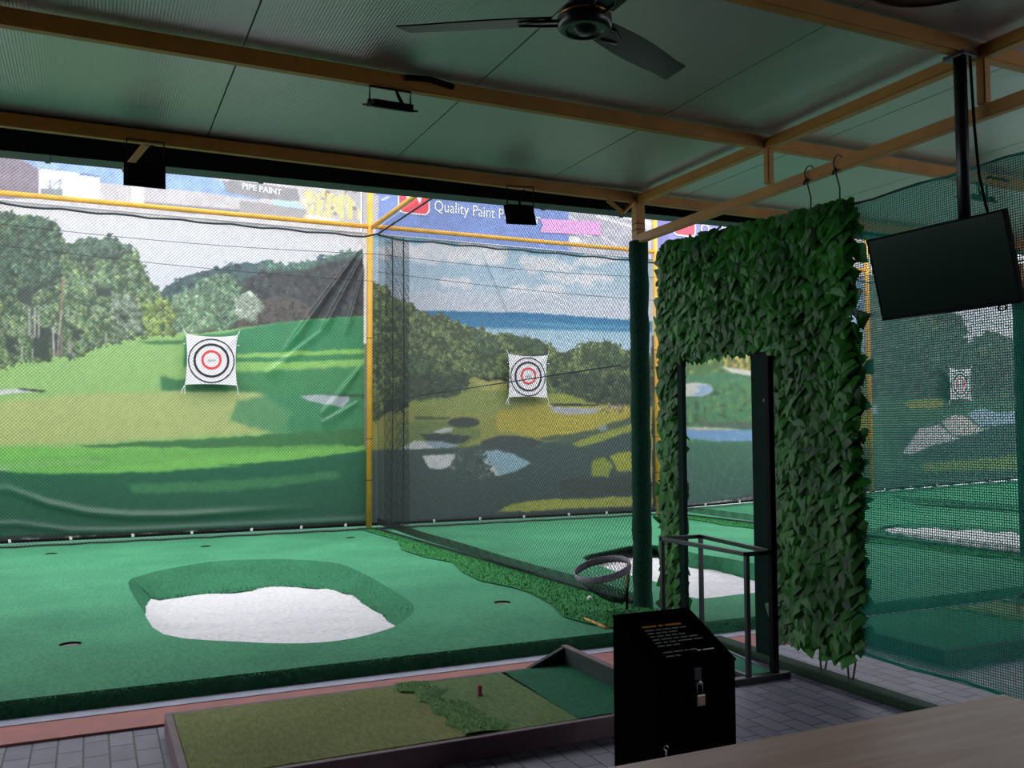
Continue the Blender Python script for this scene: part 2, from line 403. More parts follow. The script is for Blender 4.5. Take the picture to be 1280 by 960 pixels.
# ------------------------------------------------------------------ printed artwork
def fbm(w, h, cell, seed, octv=4):
    rs = np.random.RandomState(seed); out = np.zeros((h, w)); amp = 1; tot = 0
    for o in range(octv):
        c = max(1.0, cell / 2 ** o); gh, gw = int(h / c) + 3, int(w / c) + 3
        g = rs.rand(gh, gw); yy = np.arange(h) / c; xx = np.arange(w) / c
        yi, xi = yy.astype(int), xx.astype(int); fy, fx = yy - yi, xx - xi
        fy = fy * fy * (3 - 2 * fy); fx = fx * fx * (3 - 2 * fx)
        a = g[np.ix_(yi, xi)] * (1 - fx) + g[np.ix_(yi, xi + 1)] * fx
        b_ = g[np.ix_(yi + 1, xi)] * (1 - fx) + g[np.ix_(yi + 1, xi + 1)] * fx
        out += amp * (a * (1 - fy[:, None]) + b_ * fy[:, None]); tot += amp; amp *= 0.55
    return out / tot
class Art:
    """a picture painted in memory with polygons, foliage dabs and noise (x0..x1, y0..y1 artwork units)"""
    def __init__(s, x0, y0, x1, y1, seed=1):
        s.x0, s.y0 = x0, y0; s.w, s.h = int(x1 - x0) + 1, int(y1 - y0) + 1
        s.c = np.zeros((s.h, s.w, 3)); s.Y, s.X = np.mgrid[0:s.h, 0:s.w].astype(float); s.X += x0; s.Y += y0
        s.n1 = fbm(s.w, s.h, 14, seed) - 0.5; s.n2 = fbm(s.w, s.h, 14, seed + 1) - 0.5
        s.fine = fbm(s.w, s.h, 3, seed + 2, 2) - 0.5; s.rs = np.random.RandomState(seed + 5)
    def mask(s, poly, edge=0.0):
        X = s.X + s.n1 * edge * 2; Y = s.Y + s.n2 * edge * 2; m = np.zeros((s.h, s.w), bool); n = len(poly)
        for i in range(n):
            xa, ya = poly[i]; xb, yb = poly[(i + 1) % n]
            if ya == yb: continue
            cond = ((ya > Y) != (yb > Y)) & (X < (xb - xa) * (Y - ya) / (yb - ya) + xa)
            m ^= cond
        return m
    def soft(s, m, k):
        a = m.astype(float)
        for _ in range(k):
            p = np.pad(a, 1, mode='edge')
            a = (p[1:-1, 1:-1] * 2 + p[:-2, 1:-1] + p[2:, 1:-1] + p[1:-1, :-2] + p[1:-1, 2:]) / 6
        return a
    def fill(s, poly, col, edge=0.0, soft=0, alpha=1.0, noise=0.0, col2=None):
        m = s.mask(poly, edge); a = (s.soft(m, soft) if soft else m.astype(float)) * alpha
        col = np.array(col, float)
        if col2 is not None:
            ys = [p[1] for p in poly]; t = np.clip((s.Y - min(ys)) / (max(ys) - min(ys) + 1e-6), 0, 1)[..., None]
            cc = col * (1 - t) + np.array(col2, float) * t
        else: cc = col[None, None, :]
        cc = cc * (1 + noise * 2 * s.n1[..., None] + noise * s.fine[..., None])
        s.c = s.c * (1 - a[..., None]) + cc * a[..., None]
        return m
    def ell(s, cx, cy, rx, ry, col, soft=0, alpha=1.0, ang=0.0, edge=0.0):
        pts = []
        for i in range(24):
            t = 2 * PI * i / 24; x, y = rx * math.cos(t), ry * math.sin(t)
            pts.append((cx + x * math.cos(ang) - y * math.sin(ang), cy + x * math.sin(ang) + y * math.cos(ang)))
        return s.fill(pts, col, edge, soft, alpha)
    def dabs(s, m, n, r0, r1, cols, dark=0.5, lit=1.15):
        ys, xs = np.nonzero(m)
        if len(ys) == 0: return
        idx = s.rs.randint(0, len(ys), n)
        idx = idx[np.argsort(ys[idx])]
        for k in idx:
            cx, cy = xs[k], ys[k]; r = r0 + (r1 - r0) * s.rs.rand(); col = np.array(cols[s.rs.randint(len(cols))], float)
            for (ox, oy, rr, g) in ((0.25 * r, 0.3 * r, r, dark), (0, 0, 0.8 * r, 0.85), (-0.25 * r, -0.3 * r, 0.5 * r, lit)):
                x, y = cx + ox, cy + oy
                xa, xb, ya, yb = int(max(0, x - rr - 1)), int(min(s.w, x + rr + 2)), int(max(0, y - rr - 1)), int(min(s.h, y + rr + 2))
                if xa >= xb or ya >= yb: continue
                gy, gx = np.mgrid[ya:yb, xa:xb]
                d = np.hypot(gx - x, (gy - y) * 1.15) + s.n1[ya:yb, xa:xb] * r * 1.2 + s.fine[ya:yb, xa:xb] * r * 2.2
                a = np.clip(rr - d, 0, 1)[..., None] * 0.85
                v = g * (0.85 + 0.3 * s.rs.rand()) * (1 + 0.5 * s.fine[ya:yb, xa:xb, None])
                s.c[ya:yb, xa:xb] = s.c[ya:yb, xa:xb] * (1 - a) + col * v * a
    def line(s, x0, y0, x1, y1, w, col, alpha=1.0, soft=1):
        dx, dy = x1 - x0, y1 - y0; L = math.hypot(dx, dy); nx, ny = -dy / L * w / 2, dx / L * w / 2
        s.fill([(x0 + nx, y0 + ny), (x1 + nx, y1 + ny), (x1 - nx, y1 - ny), (x0 - nx, y0 - ny)], col, 0, soft, alpha)
    def grain(s, k): s.c *= (1 + k * s.fine[..., None])
    def sample(s, u, v):
        u = np.clip(u - s.x0, 0, s.w - 1.001); v = np.clip(v - s.y0, 0, s.h - 1.001)
        ui, vi = u.astype(int), v.astype(int); fu, fv = (u - ui)[:, None], (v - vi)[:, None]
        ui2, vi2 = np.minimum(ui + 1, s.w - 1), np.minimum(vi + 1, s.h - 1)
        c = (s.c[vi, ui] * (1 - fu) + s.c[vi, ui2] * fu) * (1 - fv) + (s.c[vi2, ui] * (1 - fu) + s.c[vi2, ui2] * fu) * fv
        c = np.clip(c, 0, 255) / 255
        c = (c * 0.86 + c.mean(1, keepdims=True) * 0.14) * 0.96 + 0.03      # haze mixed into the print colours: greyer, with lifted blacks
        return np.where(c <= 0.04045, c / 12.92, ((c + 0.055) / 1.055) ** 2.4)
def banner_mesh(name, xa, xb, za, zb, Y, step, art, fold, parent, zlow=None, thick=0.0):
    nx, nz = int((xb - xa) / step) + 1, int((zb - za) / step) + 1
    xs = np.linspace(xa, xb, nx); ts = np.linspace(0, 1, nz)
    XX, TT = np.meshgrid(xs, ts)
    low = za if zlow is None else None
    ZL = np.full_like(XX, za) if zlow is None else np.interp(XX, zlow[0], zlow[1])
    ZZ = ZL + (zb - ZL) * TT
    YY = Y + fold(XX, ZZ)
    flat = np.stack([XX.ravel(), np.full(XX.size, Y), ZZ.ravel()], 1)
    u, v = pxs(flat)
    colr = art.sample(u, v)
    org = np.array(parent_world(parent))
    me = bpy.data.meshes.new(name)
    n = nx * nz
    me.vertices.add(n); me.vertices.foreach_set('co', (np.stack([XX.ravel(), YY.ravel(), ZZ.ravel()], 1) - org).ravel())
    i = np.arange(n).reshape(nz, nx)
    q = np.stack([i[:-1, :-1], i[:-1, 1:], i[1:, 1:], i[1:, :-1]], -1).reshape(-1, 4)
    me.loops.add(q.size); me.loops.foreach_set('vertex_index', q.ravel())
    me.polygons.add(len(q)); me.polygons.foreach_set('loop_start', np.arange(len(q)) * 4); me.polygons.foreach_set('loop_total', np.full(len(q), 4))
    me.polygons.foreach_set('use_smooth', np.ones(len(q), bool))
    me.update(); me.validate()
    ca = me.color_attributes.new('print', 'FLOAT_COLOR', 'POINT')
    ca.data.foreach_set('color', np.concatenate([colr, np.ones((n, 1))], 1).ravel())
    me.materials.append(vinyl)
    o = bpy.data.objects.new(name, me); COL.objects.link(o); o.parent = parent
    return o
# ---- artwork of the four fairway backdrops (drawn in the picture's own plane)
def z4(pts, s=2.783, ox=0, oy=240): return [(x / s + ox, y / s + oy) for x, y in pts]
GREENS = [(120, 150, 95), (95, 135, 85), (140, 165, 105), (80, 115, 80), (110, 140, 110)]

def art_bay1():
    A = Art(-30, 235, 470, 700, 3)
    A.fill([(-40, 200), (480, 200), (480, 420), (-40, 420)], (240, 234, 240), col2=(196, 200, 218))
    # far hill, blue green on the left and dark brown on the right
    hill = z4([(545, 360), (590, 325), (640, 300), (700, 278), (740, 270), (790, 262), (850, 245), (890, 250), (930, 232), (960, 255), (1000, 260), (1060, 250), (1100, 235), (1150, 225), (1200, 208), (1290, 200), (1290, 450), (900, 480), (560, 500)])
    m = A.fill(hill, (70, 96, 102), edge=3)
    A.dabs(m, 420, 3, 8, [(74, 104, 104), (62, 90, 98), (90, 120, 112)], 0.65, 1.15)
    hr = z4([(860, 300), (960, 285), (1060, 268), (1150, 245), (1290, 220), (1290, 440), (1050, 462), (900, 470), (830, 430)])
    m = A.fill(hr, (62, 62, 68), edge=5, soft=4)
    A.dabs(m, 520, 3, 7, [(62, 64, 70), (76, 72, 74), (54, 60, 68), (70, 82, 82)], 0.7, 1.15)
    top = z4([(930, 232), (1000, 256), (1100, 233), (1200, 206), (1290, 200), (1290, 216), (1200, 225), (1100, 252), (1000, 275), (930, 258)])
    A.dabs(A.mask(top, 3), 110, 2, 4, [(104, 150, 130), (88, 130, 116)], 0.7, 1.15)
    under = z4([(850, 390), (960, 360), (1040, 375), (1080, 400), (1090, 450), (900, 480), (700, 490), (700, 440)])
    m = A.fill(under, (86, 78, 76), edge=4, soft=2); A.dabs(m, 150, 2, 5, [(92, 86, 80), (78, 74, 74)], 0.75, 1.1)
    # middle trees
    m = A.fill(z4([(680, 310), (740, 285), (800, 300), (840, 350), (840, 440), (760, 490), (680, 440)]), (86, 120, 96), edge=4)
    A.dabs(m, 240, 2.5, 6, [(110, 146, 112), (92, 130, 102), (124, 156, 122)], 0.55, 1.2)
    m = A.fill(z4([(598, 370), (640, 348), (700, 352), (750, 390), (762, 440), (720, 480), (640, 490), (596, 470)]), (90, 128, 96), edge=4)
    A.dabs(m, 230, 2.5, 6, [(132, 166, 126), (108, 146, 108), (150, 180, 142)], 0.6, 1.2)
    m = A.fill(z4([(815, 375), (860, 350), (905, 365), (918, 400), (880, 440), (830, 440)]), (132, 150, 132), edge=4)
    A.dabs(m, 120, 2, 5, [(168, 184, 164), (146, 164, 142), (184, 196, 180)], 0.7, 1.15)
    # fairway
    fair = z4([(-120, 560), (300, 520), (500, 490), (620, 488), (700, 492), (920, 462), (1100, 442), (1290, 430), (1290, 1300), (-120, 1300)])
    A.fill(fair, (148, 194, 108), edge=1)
    A.fill(z4([(640, 500), (760, 492), (920, 462), (1100, 442), (1290, 430), (1290, 560), (1000, 570), (640, 610)]), (44, 138, 84), edge=2, soft=4)
    A.fill(z4([(820, 562), (1000, 556), (1290, 545), (1290, 566), (1000, 575), (820, 578)]), (136, 196, 92), edge=1.5, soft=2)
    A.fill(z4([(820, 580), (1290, 560), (1290, 582), (1000, 592), (820, 592)]), (52, 140, 78), edge=1.5, soft=2)
    A.fill(z4([(800, 600), (1000, 594), (1290, 580), (1290, 602), (1000, 616), (800, 625)]), (138, 200, 92), edge=1.5, soft=2)
    A.fill(z4([(560, 660), (800, 628), (1000, 618), (1290, 600), (1290, 960), (1020, 960), (1000, 780), (880, 700), (560, 690)]), (56, 140, 82), edge=3, soft=7)
    A.fill(z4([(480, 520), (640, 516), (640, 530), (520, 532)]), (66, 130, 72), edge=1.5, soft=2)
    A.fill(z4([(-100, 740), (300, 700), (700, 690), (900, 700), (1020, 770), (960, 830), (560, 860), (200, 876), (-100, 880)]), (178, 190, 112), edge=3, soft=9)
    A.fill(z4([(560, 640), (640, 655), (830, 660), (900, 690), (700, 692), (560, 690)]), (60, 128, 76), edge=3, soft=4)  # cast shadow below the target, painted into the print
    A.fill(z4([(830, 720), (1100, 700), (1290, 690), (1290, 840), (1000, 850), (800, 800)]), (56, 138, 92), edge=6, soft=12, alpha=0.75)
    A.fill(z4([(260, 880), (600, 866), (900, 845), (1290, 820), (1290, 880), (900, 892), (520, 890), (300, 886)]), (58, 122, 66), edge=3, soft=3)
    A.fill(z4([(-100, 884), (500, 892), (900, 895), (1290, 880), (1290, 1010), (700, 990), (-100, 1010)]), (120, 196, 84), edge=2, soft=3)
    A.fill(z4([(560, 918), (900, 884), (1290, 868), (1290, 882), (1100, 892), (800, 914)]), (54, 120, 64), edge=2, soft=2)
    A.fill(z4([(760, 950), (1000, 935), (1290, 900), (1290, 930), (1150, 940), (1000, 962)]), (44, 112, 66), edge=2, soft=2)
    # bunkers
    A.fill(z4([(-60, 690), (60, 686), (165, 690), (60, 700), (-60, 712)]), (206, 206, 214), edge=1, soft=1)
    A.fill(z4([(60, 684), (165, 687), (150, 696), (70, 690)]), (50, 70, 50), edge=1, soft=1)
    A.fill(z4([(-60, 950), (100, 938), (240, 930), (330, 926), (390, 930), (350, 944), (200, 950), (-60, 975)]), (220, 216, 224), edge=1, soft=1)
    A.fill(z4([(310, 924), (392, 925), (380, 936), (320, 934)]), (56, 74, 90), edge=1, soft=1)
    A.fill(z4([(1045, 708), (1100, 705), (1215, 708), (1216, 728), (1190, 750), (1130, 738), (1070, 724)]), (168, 180, 188), edge=1, soft=1)
    A.fill(z4([(1110, 704), (1290, 704), (1290, 716), (1200, 712)]), (44, 90, 62), edge=1, soft=2)
    # shaded foreground
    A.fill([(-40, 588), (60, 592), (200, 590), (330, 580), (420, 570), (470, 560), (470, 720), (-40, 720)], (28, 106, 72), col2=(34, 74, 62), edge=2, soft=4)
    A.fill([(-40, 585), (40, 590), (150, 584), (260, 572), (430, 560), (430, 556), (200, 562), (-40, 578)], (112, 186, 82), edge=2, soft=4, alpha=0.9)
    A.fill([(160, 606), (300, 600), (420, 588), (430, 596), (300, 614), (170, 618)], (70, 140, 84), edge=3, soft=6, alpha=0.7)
    # left trees
    trees = z4([(-120, 60), (60, 78), (130, 90), (200, 112), (214, 160), (240, 180), (290, 162), (380, 160), (430, 192), (480, 222), (500, 260), (520, 300), (560, 362), (604, 404), (606, 488), (490, 500), (380, 528), (240, 572), (80, 590), (-120, 612)])
    m = A.fill(trees, (64, 88, 66), edge=5)
    A.dabs(m, 2600, 2, 5.5, [(120, 150, 98), (100, 134, 90), (140, 166, 106), (86, 116, 86), (126, 146, 122)], 0.62, 1.22)
    up = z4([(-120, 60), (130, 90), (205, 120), (200, 330), (-120, 380)])
    A.dabs(A.mask(up, 4) & m, 380, 3, 7, [(70, 102, 82), (84, 116, 92), (60, 88, 74)], 0.6, 1.2)
    cr_ = z4([(230, 190), (300, 165), (385, 160), (440, 200), (400, 225), (260, 230)])
    A.dabs(A.mask(cr_, 3), 130, 2.5, 6, [(96, 122, 104), (80, 108, 92)], 0.6, 1.15)
    lo = z4([(500, 400), (560, 370), (604, 404), (606, 488), (500, 498)])
    A.dabs(A.mask(lo, 3), 90, 2.5, 5, [(160, 182, 92), (142, 170, 88)], 0.65, 1.15)
    A.dabs(A.mask(z4([(390, 380), (450, 360), (500, 440), (495, 480), (420, 490), (380, 450)]), 3), 90, 2, 5, [(140, 160, 140), (156, 172, 150)], 0.7, 1.1)
    for (x, y, w, h) in ((120, 470, 60, 110), (60, 330, 50, 60), (180, 490, 40, 80), (330, 330, 60, 40), (20, 500, 40, 60), (420, 420, 30, 30), (300, 250, 30, 26), (250, 470, 30, 40)):
        A.fill(z4([(x, y), (x + w, y + 5), (x + w - 5, y + h), (x + 5, y + h - 8)]), (46, 58, 56), edge=6, soft=2, alpha=0.85)
    for (xa, ya, xb, yb, w, c) in ((100, 400, 102, 500, 2.0, (176, 170, 166)), (122, 400, 120, 505, 2.0, (180, 172, 168)), (136, 420, 134, 510, 1.6, (170, 164, 160)), (184, 470, 188, 572, 2.4, (190, 184, 178)), (218, 300, 212, 410, 2.2, (164, 110, 96)), (214, 410, 205, 500, 2.6, (176, 150, 140)), (205, 500, 200, 570, 2.6, (150, 132, 124)), (214, 500, 212, 572, 2.4, (134, 118, 112)), (240, 520, 240, 560, 1.6, (170, 160, 150)), (252, 520, 244, 562, 1.6, (160, 150, 140)), (370, 490, 370, 532, 2, (176, 170, 162)), (395, 490, 395, 524, 1.5, (170, 165, 158)), (76, 540, 76, 592, 2.4, (180, 176, 168)), (112, 545, 112, 580, 1.6, (160, 156, 150))):
        (a, b_), (c_, d) = z4([(xa, ya), (xb, yb)]); A.line(a, b_, c_, d, w, c)
    # pale right border and wear along the hem
    A.fill([(453.5, 280), (459.5, 282), (460.5, 430), (455, 430)], (240, 240, 246))
    A.fill([(455, 430), (460.5, 430), (461, 560), (456, 560)], (132, 136, 142))
    A.fill([(-40, 671), (200, 664), (470, 651), (470, 720), (-40, 720)], (38, 44, 46), edge=1.5, soft=1)
    for k in range(26):
        x = 20 + 420 * R.random(); y = 674 - x * 0.041 + R.random() * 3; A.line(x, y, x + 5 + 22 * R.random(), y - 1, 1.1, (206, 200, 198), 0.8)
    A.grain(0.16); return A

def z5(pts, s=2.783, ox=420, oy=240): return [(x / s + ox, y / s + oy) for x, y in pts]
def z8(pts, s=4.0, ox=480, oy=500): return [(x / s + ox, y / s + oy) for x, y in pts]
def art_bay2():
    A = Art(455, 262, 835, 680, 21)
    A.fill([(400, 200), (900, 200), (900, 420), (400, 420)], (96, 172, 208), col2=(206, 208, 222))
    A.fill([(455, 250), (845, 290), (845, 330), (455, 296)], (74, 160, 204), soft=6, edge=6, alpha=0.8)
    cl = A.n1
    for (cx, cy, rx, ry) in ((330, 215, 130, 34), (470, 215, 110, 40), (250, 200, 60, 26), (170, 215, 30, 26), (560, 215, 50, 30), (420, 318, 50, 18), (390, 310, 20, 14), (690, 245, 50, 34), (760, 255, 70, 22), (640, 340, 50, 18), (740, 345, 50, 22), (850, 300, 120, 20), (900, 240, 80, 16)):
        (x, y), = z5([(cx, cy)])
        A.ell(x, y, rx / 2.783, ry / 2.783, (226, 224, 232), soft=5, alpha=0.85, edge=8, ang=0.05)
    A.fill(z5([(120, 335), (400, 345), (1100, 370), (1100, 450), (120, 420)]), (206, 206, 220), soft=12, edge=6, alpha=0.6)
    A.fill(z5([(300, 412), (700, 422), (1100, 450), (1100, 500), (300, 470)]), (34, 112, 168), edge=0.6, soft=1, col2=(60, 140, 186))
    A.fill(z5([(380, 470), (700, 476), (1100, 486), (1100, 600), (380, 560)]), (152, 192, 216), edge=2, soft=4, col2=(186, 204, 222))
    A.fill(z5([(560, 445), (900, 462), (1100, 468), (1100, 474), (800, 470)]), (100, 168, 204), edge=1, soft=2, alpha=0.7)
    ground = z5([(60, 740), (300, 720), (480, 640), (620, 690), (1100, 720), (1100, 1200), (60, 1200)])
    A.fill(ground, (150, 152, 66), edge=2)
    slope = z5([(60, 280), (130, 322), (200, 368), (270, 405), (340, 425), (372, 420), (400, 455), (480, 470), (530, 498), (600, 492), (650, 505), (700, 508), (748, 538), (770, 560), (830, 545), (900, 522), (940, 520), (985, 540), (1040, 560), (1100, 570), (1100, 745), (1000, 750), (900, 750), (780, 720), (735, 690), (600, 650), (480, 640), (460, 665), (400, 712), (260, 728), (150, 790), (60, 800)])
    m = A.fill(slope, (60, 76, 52), edge=4)
    A.dabs(m, 2700, 2, 5.5, [(116, 136, 72), (100, 122, 66), (132, 148, 84), (84, 108, 64), (108, 128, 82)], 0.5, 1.22)
    A.dabs(A.mask(z5([(250, 640), (460, 630), (440, 720), (260, 730), (150, 780)]), 4), 150, 3, 6, [(66, 84, 60), (52, 68, 54)], 0.7, 1.1)
    A.dabs(A.mask(z5([(740, 630), (1100, 640), (1100, 745), (900, 750), (780, 720)]), 4), 220, 3, 6, [(64, 82, 62), (50, 66, 56), (80, 96, 66)], 0.65, 1.1)
    for pts in ([(620, 510), (700, 515), (740, 560), (660, 570)], [(880, 545), (960, 540), (1030, 600), (900, 620)], [(470, 490), (560, 520), (550, 570), (480, 540)], [(250, 560), (330, 600), (300, 640), (230, 620)]):
        A.dabs(A.mask(z5(pts), 3), 60, 3, 6, [(84, 112, 72), (70, 98, 66)], 0.55, 1.15)
    # fairways
    A.fill(z5([(260, 730), (420, 712), (480, 660), (600, 690), (640, 745), (560, 770), (270, 775)]), (140, 152, 72), edge=3, soft=3)
    A.fill(z5([(480, 650), (600, 660), (600, 690), (500, 690)]), (172, 170, 82), edge=3, soft=3)
    A.fill(z5([(560, 760), (740, 735), (1100, 745), (1100, 800), (900, 840), (740, 860), (560, 830)]), (182, 166, 56), edge=3, soft=4)
    A.fill(z5([(720, 700), (790, 700), (920, 740), (1000, 748), (760, 742)]), (150, 158, 60), edge=3, soft=2)
    A.fill(z5([(740, 736), (930, 738), (900, 745), (760, 745)]), (44, 54, 44), edge=1, soft=1)
    A.fill(z5([(735, 742), (800, 752), (930, 752), (900, 770), (800, 776), (750, 762)]), (168, 172, 182), edge=1.5, soft=1)
    m = A.mask(z5([(930, 735), (1040, 738), (1040, 758), (930, 765)]), 2); A.dabs(m, 40, 1, 3, [(196, 180, 160), (150, 140, 110)], 0.7, 1.1)
    A.fill(z8([(150, 80), (330, 85), (330, 95), (160, 100)]), (70, 86, 52), edge=1, soft=2)
    A.fill(z8([(60, 110), (330, 100), (480, 150), (480, 190), (350, 250), (60, 260)]), (112, 132, 66), edge=3, soft=4)
    # lower shaded ground
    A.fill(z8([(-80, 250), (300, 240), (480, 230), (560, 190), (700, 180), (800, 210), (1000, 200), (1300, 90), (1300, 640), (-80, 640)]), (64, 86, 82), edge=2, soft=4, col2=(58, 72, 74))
    A.fill(z8([(760, 190), (900, 172), (1040, 150), (1240, 85), (1300, 60), (1300, 110), (1130, 150), (960, 205), (800, 205)]), (78, 96, 72), edge=2, soft=2)
    A.fill(z8([(940, 215), (1060, 175), (1240, 120), (1300, 110), (1300, 128), (1200, 170), (1060, 215), (980, 235)]), (150, 160, 58), edge=2, soft=2)
    A.fill(z8([(1060, 130), (1110, 120), (1120, 150), (1080, 160)]), (150, 160, 170), edge=3, soft=2, alpha=0.8)
    A.fill(z8([(1040, 300), (1100, 280), (1140, 330), (1120, 385), (1040, 380)]), (140, 152, 52), edge=4, soft=2)
    A.fill(z8([(1125, 275), (1300, 250), (1300, 360), (1170, 355)]), (164, 168, 48), edge=3, soft=2)
    A.fill(z8([(870, 400), (1060, 390), (1300, 370), (1300, 480), (900, 480)]), (58, 62, 58), edge=5, soft=5, alpha=0.7)
    A.fill(z8([(560, 560), (640, 520), (760, 500), (1000, 492), (1300, 482), (1300, 530), (1000, 540), (700, 560)]), (158, 160, 62), edge=2, soft=1)
    # bunkers
    A.ell(*z8([(400, 112)])[0], 20, 6.5, (58, 66, 62), soft=1, edge=1)
    A.fill(z8([(245, 158), (300, 138), (345, 138), (345, 158), (270, 166)]), (190, 188, 190), edge=1, soft=1)
    A.fill(z8([(180, 172), (260, 165), (440, 182), (400, 210), (330, 225), (220, 205)]), (56, 64, 64), edge=1, soft=1)
    A.fill(z8([(80, 245), (150, 205), (200, 205), (250, 240), (150, 248)]), (200, 198, 198), edge=1, soft=1)
    A.fill(z8([(195, 205), (270, 205), (380, 225), (330, 240), (250, 242)]), (140, 162, 180), edge=1, soft=1)
    A.fill(z8([(490, 205), (560, 182), (650, 178), (740, 195), (800, 215), (700, 240), (560, 245), (480, 240)]), (66, 72, 74), edge=1.5, soft=2)
    A.fill(z8([(190, 280), (365, 268), (330, 330), (290, 348), (230, 345)]), (206, 204, 208), edge=1, soft=1)
    A.fill(z8([(480, 252), (560, 250), (650, 270), (735, 315), (660, 355), (570, 382), (520, 320)]), (140, 174, 194), edge=1, soft=1)
    A.fill(z8([(490, 290), (540, 320), (580, 380), (550, 380), (510, 325)]), (202, 196, 194), edge=1, soft=1)
    m = A.mask(z8([(360, 250), (480, 240), (540, 330), (560, 390), (380, 400), (330, 340)]), 3); A.dabs(m, 90, 1.5, 4, [(100, 112, 108), (84, 98, 94), (120, 130, 122)], 0.7, 1.1)
    A.fill([(455, 654), (500, 651), (640, 643), (760, 636), (840, 632), (840, 700), (455, 700)], (44, 50, 56), edge=1.5, soft=1)
    A.grain(0.16); return A

def art_bay3():
    A = Art(815, 285, 1095, 660, 41)
    A.fill([(800, 280), (1100, 280), (1100, 470), (800, 470)], (84, 146, 204), col2=(168, 196, 222))
    A.ell(1076, 330, 14, 12, (196, 204, 220), soft=4, edge=5); A.ell(1000, 350, 40, 16, (220, 224, 232), soft=5, edge=6)
    m = A.fill([(800, 440), (900, 420), (1000, 430), (1060, 446), (1100, 440), (1100, 520), (800, 520)], (84, 124, 66), edge=4)
    A.dabs(m, 420, 2.5, 6, [(120, 160, 80), (96, 140, 72), (140, 172, 84)], 0.6, 1.15)
    A.dabs(A.mask([(905, 440), (960, 440), (960, 470), (905, 458)], 3), 70, 2, 4, [(216, 186, 66), (196, 160, 52), (226, 204, 92)], 0.65, 1.1)
    A.fill([(800, 470), (880, 468), (930, 464), (1100, 480), (1100, 660), (800, 660)], (74, 140, 92), edge=2, soft=2)
    A.fill([(900, 458), (925, 461), (960, 468), (960, 473), (915, 466)], (224, 220, 206), edge=1, soft=1)
    m = A.mask([(800, 480), (960, 480), (960, 530), (800, 530)], 3); A.dabs(m, 200, 2, 5, [(92, 152, 88), (74, 134, 84), (110, 160, 84)], 0.8, 1.08)
    A.fill([(845, 482), (870, 478), (888, 481), (892, 488), (880, 495), (850, 496)], (208, 206, 198), edge=1, soft=1)
    A.fill([(868, 482), (889, 482), (892, 488), (880, 495), (862, 496), (875, 488)], (150, 180, 212), edge=1, soft=1)
    A.fill([(845, 536), (880, 535), (960, 539), (960, 552), (900, 552), (865, 549)], (116, 162, 214), edge=1, soft=1)
    A.fill([(845, 534), (880, 534), (930, 537), (880, 538)], (210, 196, 160), edge=1, soft=1)
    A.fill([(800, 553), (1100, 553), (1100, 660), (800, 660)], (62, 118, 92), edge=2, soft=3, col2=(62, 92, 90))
    A.fill([(860, 528), (960, 528), (960, 537), (880, 533)], (88, 98, 90), edge=2, soft=2, alpha=0.8)
    A.fill([(1040, 510), (1100, 512), (1100, 560), (1040, 556)], (150, 172, 76), edge=3, soft=3)
    A.fill([(815, 636), (870, 630), (945, 618), (1100, 608), (1100, 680), (815, 680)], (60, 62, 64), edge=1.5, soft=1)
    for k in range(14):
        x = 850 + 95 * R.random(); A.line(x, 632 - (x - 865) * 0.13, x + 10, 630.5 - (x - 865) * 0.13, 1.2, (210, 196, 194), 0.9)
    A.grain(0.14); return A

def art_bay4():
    A = Art(1078, 295, 1325, 640, 61)
    A.fill([(1000, 280), (1400, 280), (1400, 500), (1000, 500)], (206, 208, 224), col2=(222, 220, 230))
    m = A.fill([(1070, 330), (1110, 322), (1128, 360), (1150, 398), (1176, 385), (1200, 396), (1210, 430), (1236, 412), (1256, 424), (1290, 430), (1330, 425), (1330, 520), (1070, 520)], (74, 92, 84), edge=6)
    A.dabs(m, 620, 3, 7, [(92, 116, 96), (78, 102, 92), (108, 126, 98), (66, 88, 84)], 0.6, 1.15)
    A.dabs(A.mask([(1070, 460), (1330, 450), (1330, 505), (1070, 505)], 3), 160, 3, 6, [(58, 70, 72), (70, 84, 80)], 0.75, 1.1)
    A.fill([(1070, 498), (1200, 498), (1330, 502), (1330, 640), (1070, 640)], (66, 116, 88), edge=2, soft=2)
    A.fill([(1130, 503), (1160, 498), (1180, 500), (1178, 509), (1140, 512)], (156, 166, 74), edge=2, soft=2)
    A.fill([(1080, 508), (1097, 506), (1097, 516), (1082, 518)], (150, 180, 210), edge=1, soft=1)
    A.fill([(1120, 540), (1200, 520), (1330, 530), (1330, 580), (1130, 575)], (52, 84, 84), edge=3, soft=3)
    A.fill([(1128, 566), (1142, 548), (1150, 535), (1174, 530), (1186, 542), (1200, 548), (1186, 552), (1160, 558), (1140, 568)], (204, 204, 212), edge=1.5, soft=1)
    A.fill([(1176, 526), (1192, 518), (1206, 520), (1226, 536), (1238, 536), (1212, 544), (1192, 544), (1182, 536)], (214, 206, 204), edge=1.5, soft=1)
    A.fill([(1208, 518), (1226, 510), (1252, 516), (1272, 514), (1330, 512), (1330, 528), (1262, 530), (1226, 534)], (160, 188, 216), edge=1.5, soft=1)
    A.fill([(1150, 580), (1220, 573), (1330, 566), (1330, 592), (1230, 596), (1160, 592)], (124, 150, 78), edge=3, soft=3)
    A.fill([(1070, 590), (1330, 588), (1330, 640), (1070, 640)], (56, 92, 84), edge=3, soft=3)
    A.fill([(1140, 600), (1220, 598), (1290, 594), (1290, 600), (1200, 606)], (104, 120, 128), edge=2, soft=2, alpha=0.7)
    A.grain(0.14); return A

